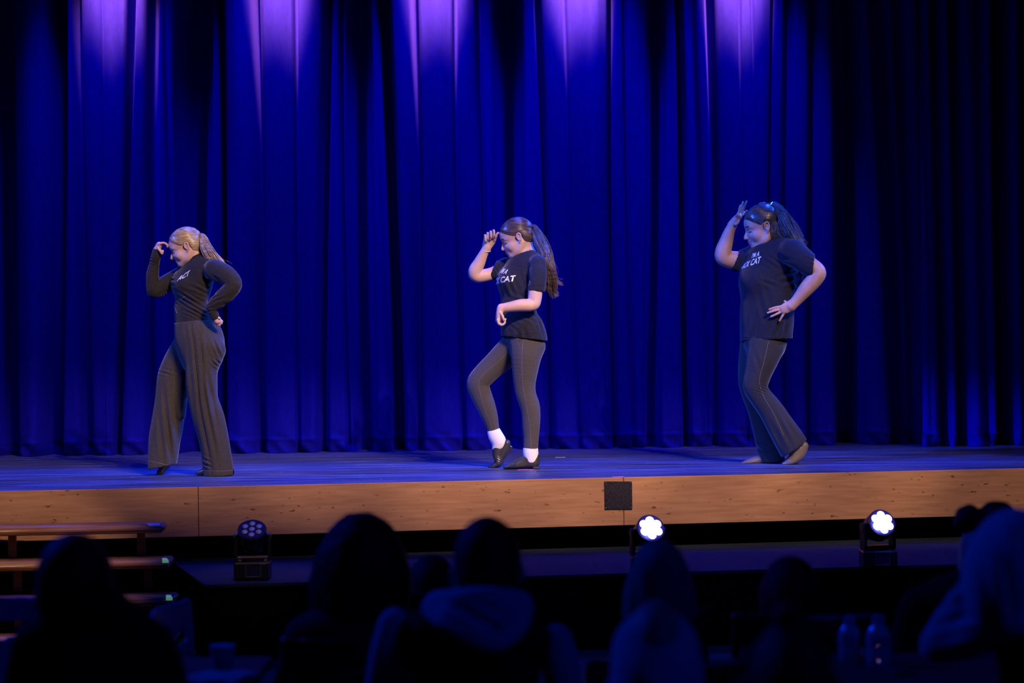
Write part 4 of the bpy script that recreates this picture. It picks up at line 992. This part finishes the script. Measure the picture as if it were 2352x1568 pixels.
for c, rd, n_, wl, am in (((1752, 893, -.17), (.07, .1, .045), (.12, 0, 1), .019, .0036), ((1800, 990, -.17), (.10, .12, .12), (1, 0, .6), .06, .006), ((1745, 1030, .02), (.08, .1, .05), (.5, 0, 1), .045, .006), ((1740, 830, -.18), (.05, .1, .10), (1, 0, .35), .06, .003)):
    F.crease(J(*c), rd, n_, wl, am * 1.35, bend=(1, 1, 0))
me = F.mesh('trousers'); tr = link('trousers', me, M['flare'], D.root)
bv = BVHTree.FromPolygons(F.V.tolist(), F.Q.tolist())
seam('seam', [(1765, 785), (1755, 830), (1745, 870), (1752, 905), (1780, 955), (1800, 1000)], M['stitch'], tr, bv, .0009)
F = Field(*bbox([J(1695, 1040, .09), J(1765, 1075, .09)], .05), .0038)
F.tube(D.pts([(1760, 1052, .09), (1742, 1056, .09), (1720, 1061, .09), (1704, 1065, .09)]), [r(13), r(11), r(7.5), r(4)], [.036, .038, .040, .026], side=(0, 1, 0), k=.012)
F.cut((0, 0, STZ + .0015), (0, 0, -1)); link('shoe', F.mesh('shoe'), M['tan'], D.root)
F = Field(*bbox([J(1785, 1000, -.095), J(1865, 1078, -.095)], .05), .0038)
F.tube(D.pts([(1846, 1024, -.095), (1838, 1040, -.095), (1829, 1052, -.095), (1815, 1061, -.095), (1800, 1066, -.095)]), [r(11), r(13), r(10), r(7.5), r(5)], [.032, .036, .040, .042, .028], side=(0, 1, 0), k=.012)
F.tube(D.pts([(1828, 1028, -.095), (1822, 1048, -.095), (1812, 1058, -.095)]), [r(14), r(10), r(8)], [.036, .038, .040], side=(0, 1, 0), k=.014)
F.cut((0, 0, STZ + .0015), (0, 0, -1)); F.crease(J(1818, 1050, -.13), .04, (-.5, 0, 1), .014, .002)
link('shoe', F.mesh('shoe'), M['tan'], D.root)
hair_cap(H, M['darkhair'], D.root, J(1768, 474, 0), thick=.002)
# plaited ridge along the hairline and clips
pl_ = []
for i in range(34):
    t = i / 33; a = np.array(H(.086 - t * .075, 0.012, .066 + .056 * math.sin(t * 1.5))); pl_.append(a + np.array((0, .004 * math.sin(i * 1.9), .004 * math.cos(i * 1.9))))
strand_tubes('plait', [pl_], [np.full(34, .006) * (1 + .35 * np.sin(np.arange(34) * 1.9))], M['darkhair'], D.root, 8)
ponytail(D.pts([(1766, 473, 0), (1779, 474, -.02), (1793, 496, -.06), (1807, 522, -.10), (1828, 548, -.15), (1860, 576, -.19)]), [r(5), r(12), r(21), r(24), r(17), r(6)], M['darkhair'], D.root, 620, curl=.014, depth=.8, fly=24)
ponytail(D.pts([(1768, 476, -.01), (1775, 500, -.06), (1779, 530, -.09), (1784, 553, -.10)]), [r(5), r(10), r(10), r(4)], M['darkhair'], D.root, 120, curl=.008, depth=.8, fly=4)
for (x0, y0, x1, y1) in ((1743, 468, 1757, 464), (1748, 466, 1759, 467), (1771, 465, 1774, 471), (1769, 471, 1775, 464)):
    bm = bmesh.new(); cyl(bm, J(x0, y0, -.03), J(x1, y1, -.035), .0035, .0025, 8); link('hair_clip', bm_mesh('hair_clip', bm), M['sparkle'], D.root)
# ================================================================== AUDIENCE
def chair_build(mat_):
    root = empty('chair', (0, 0, 0), 'x', 'chair', 'x')
    bm = bmesh.new(); box(bm, (0, 0, .435), (.43, .42, .03), bev=.012); link('seat', bm_mesh('seat', bm), mat_, root)
    F = Field((-.26, -.32, .5), (.26, -.14, .92), .012)
    F.tube([(-.20, -.215, .62), (0, -.25, .62), (.20, -.215, .62)], .012, .10, side=(0, 0, 1), k=.01); F.tube([(-.20, -.22, .80), (0, -.26, .80), (.20, -.22, .80)], .013, .055, side=(0, 0, 1), k=.01)
    F.tube([(-.205, -.20, .53), (-.205, -.22, .84)], .016, k=.01); F.tube([(.205, -.20, .53), (.205, -.22, .84)], .016, k=.01)
    F.tube([(-.07, -.245, .755), (.07, -.245, .755)], .05, .012, side=(0, 0, 1), k=.002, neg=True)
    link('backrest', F.mesh('backrest'), mat_, root)
    for sx in (-1, 1):
        for sy in (-1, 1):
            bm = bmesh.new(); cyl(bm, (sx * .20, sy * .19, .42), (sx * .225, sy * .22, 0), .012, seg=10); link('leg', bm_mesh('leg', bm), M['chairleg'], root)
        bm = bmesh.new(); cyl(bm, (sx * .20, -.20, .42), (sx * .205, -.20, .56), .011, seg=10); link('back_support', bm_mesh('back_support', bm), M['chairleg'], root)
    return root
CH = None
def chair(x, y, rz, label, group=None):
    global CH
    if CH is None: CH = o = chair_build(M['lampbody'])
    else:
        o = CH.copy(); COL.objects.link(o)
        for c in [q for q in bpy.data.objects if q.parent == CH]:
            d = c.copy(); COL.objects.link(d); d.parent = o
    o.location = (x, y, 0); o.rotation_euler = (0, 0, rz); o['label'] = label
    if 'group' in o: del o['group']
    if group: o['group'] = group
    return o

def spectator(Y, cx, top, hw, sh, label, coat, hairf=None, hair=None, skin_=None, coat_extra=None, arms=True, neckw=.052, ears=True, hd=.098, chairlab=None, extra=None, cut=1.0):
    """cx, top, hw: head centre / top / width in photo px; sh = (left px, right px, shoulder py)"""
    S = FPX / Y; J = lambda x, y, d=0.0: P(x, y, Y + d)
    hc_ = J(cx, top, 0) - Vector((0, 0, .118)); r = hw / S / 2
    base = Vector((hc_.x, Y, 0)); root = empty('person', base, label, 'person')
    sl_, sr_ = J(sh[0], sh[2], -.01), J(sh[1], sh[2], -.01); mid = (sl_ + sr_) / 2; mid.z = (sl_.z + sr_.z) / 2
    F = Field(*bbox([hc_ + Vector((0, 0, -.3)), hc_], .2), .009)
    F.ell(hc_, (r, hd, .115), k=.02); F.ell(hc_ + Vector((0, .03, -.05)), (r * .82, .07, .08), k=.02)
    F.tube([hc_ + Vector((0, -.01, -.03)), mid + Vector((0, 0, .04)), mid + Vector((0, 0, -.06))], [neckw, neckw, neckw * 1.3], k=.03)
    if ears:
        for s_ in (-1, 1): F.ell(hc_ + Vector((s_ * (r + .006), .005, -.025)), (.010, .017, .032), k=.006)
    F.ell(hc_ + Vector((0, .105, -.035)), (.014, .022, .02), k=.015)
    link('body', F.mesh('body'), skin_ or M['askin'], root)
    if hairf:
        F = Field(*bbox([hc_ + Vector((0, 0, .18)), hc_ - Vector((0, 0, .42))], .24), .009); hairf(F, hc_, r, J, S)
        link('hair', F.mesh('hair'), hair or M['ahair'], root)
    # clothing: torso, arms, lap
    F = Field((min(sl_.x, mid.x) - .25, Y - .35, .0), (max(sr_.x, mid.x) + .25, Y + .62, max(mid.z, hc_.z if coat_extra else mid.z) + .30), .012)
    hwid = (sr_.x - sl_.x) / 2; hip = Vector((base.x, Y - .02, .56))
    F.tube([sl_ + Vector((.05, 0, -.055)), mid + Vector((0, 0, -.01)), sr_ + Vector((-.05, 0, -.055))], [.050, .062, .050], [.055, .075, .055], side=(0, 1, 0), k=.04)
    F.tube([mid + Vector((0, 0, -.04)), (mid * .5 + hip * .5), hip], [hwid * .80, hwid * .78, .17], [.105, .12, .125], side=(0, 1, 0), k=.05)
    if arms:
        for s_, q in ((-1, sl_), (1, sr_)):
            e = Vector((q.x + s_ * .012, Y + .03, q.z - .30)); h_ = Vector((base.x + s_ * .09, Y + .27, .60))
            F.tube([q + Vector((-s_ * .045, 0, -.055)), (q + e) / 2 + Vector((-s_ * .02, 0, 0)), e, h_], [.056, .050, .043, .034], k=.02)
    if coat_extra: coat_extra(F, hc_, r, J, mid)
    link('jacket', F.mesh('jacket'), coat, root)
    F = Field((base.x - .28, Y - .2, 0), (base.x + .28, Y + .62, .72), .014)
    for s_ in (-1, 1):
        F.tube([hip + Vector((s_ * .07, 0, -.02)), Vector((base.x + s_ * .10, Y + .40, .535)), Vector((base.x + s_ * .11, Y + .42, .10))], [.085, .062, .045], k=.03)
    F.cut((0, 0, .452), (0, 0, -1), (base.x - .3, Y - .25, 0), (base.x + .3, Y + .2, .8))
    link('trousers', F.mesh('trousers'), M['adark'], root)
    for s_ in (-1, 1):
        F = Field((base.x + s_ * .11 - .07, Y + .34, -.01), (base.x + s_ * .11 + .07, Y + .64, .17), .010)
        F.tube([(base.x + s_ * .11, Y + .40, .045), (base.x + s_ * .11, Y + .56, .035)], [.045, .03], k=.01); F.tube([(base.x + s_ * .11, Y + .42, .05), (base.x + s_ * .11, Y + .42, .12)], .045, k=.02)
        F.cut((0, 0, .003), (0, 0, -1)); link('shoe', F.mesh('shoe'), M['adark'], root)
    if extra: extra(root, J, S, hc_)
    chair(base.x, Y - .03, 0, chairlab or 'chair', None)
    return root

def short_hair(F, c, r, J, S):
    F.ell(c + Vector((0, -.008, .012)), (r + .006, .102, .112), k=.02); F.ell(c + Vector((0, -.045, -.04)), (r * .85, .062, .075), k=.03)
    F.cut(c + Vector((0, .045, -.01)), (0, .8, -.6)); F.crease(c, .14, (1, .2, .3), .03, .002)

def hood_down(mat_name=None):
    def f(F, c, r, J, mid): pass
    return f
# a: far left man
def a_coat(F, c, r, J, mid):
    F.tube([J(120, 1425, .02), J(160, 1400, -.09), J(225, 1375, -.12), J(275, 1405, -.06), J(290, 1430, .02)], [.030, .038, .045, .036, .030], k=.03)
spectator(4.6, 172, 1228, 165, (35, 395, 1432), 'dark-haired spectator in a dark hooded coat in front of the wooden steps', M['adark'], short_hair, coat_extra=a_coat, chairlab='chair under the dark-coated spectator in front of the wooden steps')
# b: big rounded hair
def b_hair(F, c, r, J, S):
    F.tube([J(830, 1264), J(830, 1312), J(830, 1372)], [.115, .140, .132], [.12, .14, .13], side=(0, 1, 0), k=.03)
    F.tube([J(770, 1290), J(752, 1345), J(745, 1400)], [.05, .055, .04], k=.03); F.tube([J(890, 1290), J(905, 1345), J(905, 1395)], [.05, .05, .035], k=.03)
    sl, X, Y_, Z = F.sub(F.lo, F.lo + F.n * F.h)
    F.F += .005 * np.sin(X * 95 + 2 * np.sin(Z * 60)) * np.sin(Z * 88 + 2 * np.sin(Y_ * 60)) * np.sin(Y_ * 90)
    F.cut(c + Vector((0, .07, 0)), (0, 1, -.2))
spectator(5.95, 830, 1184, 140, (662, 1000, 1418), 'spectator with a large rounded mass of curly dark hair in a dark coat', M['anavy'], b_hair, ears=False, chairlab='chair under the spectator with large curly hair')
# c: man with pale hood over a dark vest
def c_extra(root, J, S, hc_):
    F = Field(*bbox([J(960, 1350, -.3), J(1225, 1520, .12)], .05), .007)
    F.tube([J(1000, 1392, .03), J(1010, 1384, -.08), J(1060, 1375, -.13), J(1118, 1372, -.145), J(1165, 1372, -.12), J(1195, 1380, -.07), J(1198, 1395, .03)], [.030, .030, .026, .024, .024, .026, .026], k=.02)
    F.tube([J(995, 1400, -.09), J(1030, 1432, -.165), J(1085, 1462, -.20), J(1128, 1476, -.205), J(1165, 1462, -.19), J(1192, 1430, -.15), J(1200, 1400, -.09)], [.028, .026, .026, .028, .026, .026, .026], k=.03)
    F.ell(J(1108, 1415, -.145), (.085, .030, .050), k=.04)
    F.crease(J(1080, 1420, -.18), (.09, .1, .05), (.35, 0, 1), .042, .006, bend=(1, 0, 0))
    link('hood', F.mesh('hood'), M['apale'], root)
    for pts in ([(905, 1432, 0), (896, 1500, .0), (884, 1580, .03), (872, 1680, .06)], [(1278, 1470, .02), (1288, 1530, .03), (1296, 1600, .05), (1290, 1700, .08)]):
        F = Field(*bbox([J(*q) for q in pts], .09), .009)
        F.tube([J(*q) for q in pts], [.040, .050, .050, .046], k=.01); link('sleeve', F.mesh('sleeve'), M['apale'], root)
spectator(5.0, 1118, 1190, 146, (905, 1268, 1420), 'short-haired spectator with a pale hood lying over a dark vest', M['adark'], short_hair, extra=c_extra, arms=False, chairlab='chair under the spectator with the pale hood over a vest')
# d: small dark head between b and c
spectator(7.0, 992, 1276, 110, (900, 1090, 1420), 'dark spectator further off, seen between the curly-haired and the pale-hooded-vest spectators', M['adark'], short_hair, chairlab='chair under the further spectator, seen between two nearer ones')
# e: long straight hair under a lamp
def e_hair(F, c, r, J, S):
    F.tube([J(1515, 1300), J(1515, 1330), J(1514, 1375), J(1515, 1420)], [.072, .086, .100, .104], [.10, .10, .10, .09], side=(0, 1, 0), k=.02, flat1=(0, 0, -1))
    F.cut(c + Vector((0, .06, 0)), (0, 1, -.2)); F.crease(J(1515, 1370, -.09), (.14, .1, .12), (1, 0, 0), .035, .004)
spectator(5.5, 1515, 1258, 120, (1420, 1610, 1432), 'spectator with long straight hair directly below the lit lamp beside the plaque', M['adark'], e_hair, M['ahair2'], ears=False,
          coat_extra=lambda F, c, r, J, mid: F.tube([J(1600, 1440, .0), J(1612, 1412, .08), J(1630, 1405, .10)], [.03, .022, .022], k=.02), chairlab='chair under the long-haired spectator below the lit lamp')
# f: pale hood up
def f_hair(F, c, r, J, S):
    F.tube([c + Vector((0, .015, -.0)), c + Vector((0, -.015, -.06)), c + Vector((0, -.02, -.16))], [.094, .100, .104], [.105, .112, .11], side=(0, 1, 0), k=.02)
    F.cut(c + Vector((0, .095, 0)), (0, 1, 0)); F.crease(c + Vector((-.02, -.1, -.1)), (.12, .12, .1), (.8, 0, 1), .07, .006)
rt = spectator(4.24, 1506, 1375, 150, (1385, 1625, 1560), 'nearer spectator with a pale fleece hood pulled up, in front of the long-haired one', M['amid'], f_hair, M['apale'], ears=False, chairlab='chair under the spectator with the pale hood up')
# g: round dark head
def g_hair(F, c, r, J, S):
    F.tube([J(1815, 1335), J(1815, 1370), J(1815, 1415)], [.082, .098, .098], [.10, .11, .09], side=(0, 1, 0), k=.02)
    F.cut(c + Vector((0, .06, 0)), (0, 1, -.2)); F.crease(c, .16, (1, 0, .1), .04, .003)
spectator(6.35, 1815, 1277, 110, (1720, 1925, 1440), 'spectator with a rounded dark bob, midway between the two lit lamps', M['adark'], g_hair, ears=False, chairlab='chair under the spectator with the dark bob')
# h: near dark figure with a top knot
def h_hair(F, c, r, J, S):
    F.ell(c + Vector((0, -.01, .005)), (r + .012, .112, .118), k=.02); F.ell(J(1813, 1412, -.02), (.029, .03, .026), k=.015)
    F.ell(c + Vector((0, -.05, -.06)), (r * .9, .07, .08), k=.03); F.cut(c + Vector((0, .06, 0)), (0, .9, -.4)); F.crease(c, .16, (1, 0, .2), .035, .003)
spectator(3.4, 1815, 1432, 175, (1620, 2010, 1610), 'nearest dark spectator with a small top knot, in front of the dark bob', M['adark'], h_hair, chairlab='chair under the spectator with a top knot')
# i: two hair puffs behind the table
def i_hair(F, c, r, J, S):
    F.ell(J(2224, 1190, .0), (.046, .05, .046), k=.012); F.ell(J(2290, 1186, .0), (.062, .06, .052), k=.012)
    F.ell(c + Vector((.015, -.01, .0)), (r + .006, .105, .112), k=.02); F.cut(c + Vector((-.060, 0, -.03)), (-.9, .1, -.35))
    F.F += .003 * np.sin(F.sub(F.lo, F.lo + F.n * F.h)[1] * 110) * np.sin(F.sub(F.lo, F.lo + F.n * F.h)[3] * 100)
spectator(6.4, 2262, 1190, 118, (2075, 2400, 1352), 'spectator with two rounded hair puffs seated behind the table at the right', M['adark'], i_hair, ears=False, chairlab='chair under the spectator with two hair puffs')
# j: pale hooded figure leaning on her hand
def j_hair(F, c, r, J, S):
    F.tube([J(2318, 1250, .03), J(2305, 1300, 0), J(2290, 1370, -.01), J(2300, 1420, -.02)], [.078, .090, .080, .062], [.11, .115, .10, .08], side=(0, 1, 0), k=.02)
    F.crease(J(2300, 1330, -.1), (.1, .1, .16), (1, 0, .15), .045, .005); F.cut(c + Vector((0, .085, 0)), (0, 1, 0))
def j_coat(F, c, r, J, mid): pass
def j_extra(root, J, S, hc_):
    F = Field(*bbox([J(2120, 1330, -.15), J(2340, 1540, .2)], .06), .008)
    F.tube([J(2222, 1362, .02), J(2212, 1392, .04), J(2182, 1440, .07), J(2158, 1478, .09)], [.030, .042, .046, .040], k=.015)
    F.tube([J(2160, 1482, .09), J(2205, 1468, .05), J(2262, 1442, -.01), J(2315, 1418, -.04)], [.042, .050, .056, .060], k=.025)
    F.crease(J(2200, 1430, .0), (.08, .1, .09), (-.5, 0, 1), .032, .004)
    link('sleeve', F.mesh('sleeve'), M['apale'], root)
    F = Field(*bbox([J(2225, 1300, -.05), J(2245, 1375, .1)], .06), .007)
    F.tube([J(2224, 1364, .02), J(2230, 1345, .02), J(2240, 1328, .03)], [.020, .026, .024], k=.01)
    for i in range(4): F.tube([J(2236, 1336, .0 + .018 * i), J(2250, 1318, .0 + .018 * i), J(2262, 1312, .01 + .018 * i)], .0085, k=.003)
    F.tube([J(2232, 1345, -.005), J(2246, 1338, -.02), J(2254, 1330, -.015)], .009, k=.003)
    link('hand', F.mesh('hand'), M['askin'], root)
spectator(4.6, 2312, 1180, 130, (2290, 2520, 1432), 'spectator in a pale hooded top leaning her head on one raised hand at the right', M['adark'], j_hair, M['apale'], ears=False, arms=False, coat_extra=j_coat, extra=j_extra, chairlab='chair under the pale-hooded spectator leaning on one hand')

# spare chair at the left
CH = chair_build(M['chairpale']); PALE = CH; PALE.location = (P(60, 1500, 6.4).x - .12, 6.45, 0)
cp = P(398, 1500, 6.35); chair(cp.x + .205, 6.35, math.radians(-96), 'empty pale plastic chair, its back edge-on, between the wooden steps and the hooded coat')
PALE['label'] = 'empty pale plastic chair mostly hidden behind the dark-haired spectator by the steps'; PALE.rotation_euler = (0, 0, math.radians(172)); del PALE['group']
# tables
def table(x0, x1, y0, y1, label):
    root = empty('table', ((x0 + x1) / 2, (y0 + y1) / 2, 0), label, 'table')
    bm = bmesh.new(); box(bm, ((x0 + x1) / 2, (y0 + y1) / 2, .735), (x1 - x0, y1 - y0, .03), bev=.004); link('tabletop', bm_mesh('tabletop', bm), M['table'], root)
    for x in (x0 + .06, x1 - .06):
        for y in (y0 + .06, y1 - .06):
            bm = bmesh.new(); cyl(bm, (x, y, .72), (x, y, 0), .018, seg=12); link('leg', bm_mesh('leg', bm), M['chairleg'], root)
table(.90, 2.15, 5.24, 5.93, 'dark table at the right carrying two clear water bottles')
xl0, xl1 = P(330, 1540, 5.6).x, P(585, 1540, 5.6).x
table(xl0, xl1, 5.46, 6.0, 'dark table in front of the steps with white paper and a cup on it')
def bottle(px, Y, label, sc=1.0):
    p = P(px, 1500, Y); z = .7505; root = empty('water_bottle', (p.x, Y, z), label, 'bottle', 'water bottles on the right-hand table')
    prof = [(0, 0), (.030, 0), (.033, .006), (.033, .045), (.031, .05), (.033, .055), (.033, .082), (.026, .100), (.014, .112), (.013, .122), (0, .122)]
    V, Fc, n = [], [], 24
    for (r_, h_) in prof:
        for k in range(n): V.append((p.x + r_ * sc * math.cos(6.2832 * k / n), Y + r_ * sc * math.sin(6.2832 * k / n), z + h_ * sc))
    for i in range(len(prof) - 1):
        for k in range(n): Fc.append((i * n + k, i * n + (k + 1) % n, (i + 1) * n + (k + 1) % n, (i + 1) * n + k))
    link('bottle_body', pydata('bottle_body', V, Fc), M['plastic'], root)
    bm = bmesh.new(); cyl(bm, (p.x, Y, z + .1135 * sc), (p.x, Y, z + .1335 * sc), .016 * sc, seg=20); link('cap', bm_mesh('cap', bm), M['cap'], root)
    bm = bmesh.new(); cyl(bm, (p.x, Y, z + .056 * sc), (p.x, Y, z + .080 * sc), .0336 * sc, seg=28); link('wrapper', bm_mesh('wrapper', bm), M['paper'], root)
bottle(2018, 5.72, 'clear water bottle on the right-hand table, closer to the hair-puffed spectator', 1.05)
bottle(1952, 5.78, 'clear water bottle on the right-hand table, closer to the top-knot spectator', .98)
p = P(2046, 1500, 5.6); bm = bmesh.new(); box(bm, (p.x, 5.6, .7555), (.075, .15, .009), rz=.4, bev=.003); tag(link('phone', bm_mesh('phone', bm), M['display']), 'mobile phone lying flat on the right-hand table by the water bottle', 'phone')
p = P(512, 1540, 5.72)
bm = bmesh.new(); bmesh.ops.create_cone(bm, cap_ends=True, segments=24, radius1=.026, radius2=.036, depth=.075, matrix=Matrix.Translation((p.x, 5.72, .789))); tag(link('paper_cup', bm_mesh('paper_cup', bm), M['paper']), 'white paper cup on the table in front of the steps', 'cup')
p = P(470, 1540, 5.56)
V = []; Fc = []
for i in range(9):
    for j in range(7): V.append((p.x + (i - 4) * .024 + .01 * j, 5.56 + (j - 3) * .022, .7525 + .010 * abs(math.sin(i * .9)) + .003 * j % .01))
for i in range(8):
    for j in range(6): Fc.append((i * 7 + j, (i + 1) * 7 + j, (i + 1) * 7 + j + 1, i * 7 + j + 1))
me = pydata('paper_napkin', V, Fc); o = link('paper_napkin', me, M['paper']); tag(o, 'crumpled white paper napkin on the table in front of the steps', 'napkin')
md = o.modifiers.new('s', 'SOLIDIFY'); md.thickness = .002; md.offset = 1
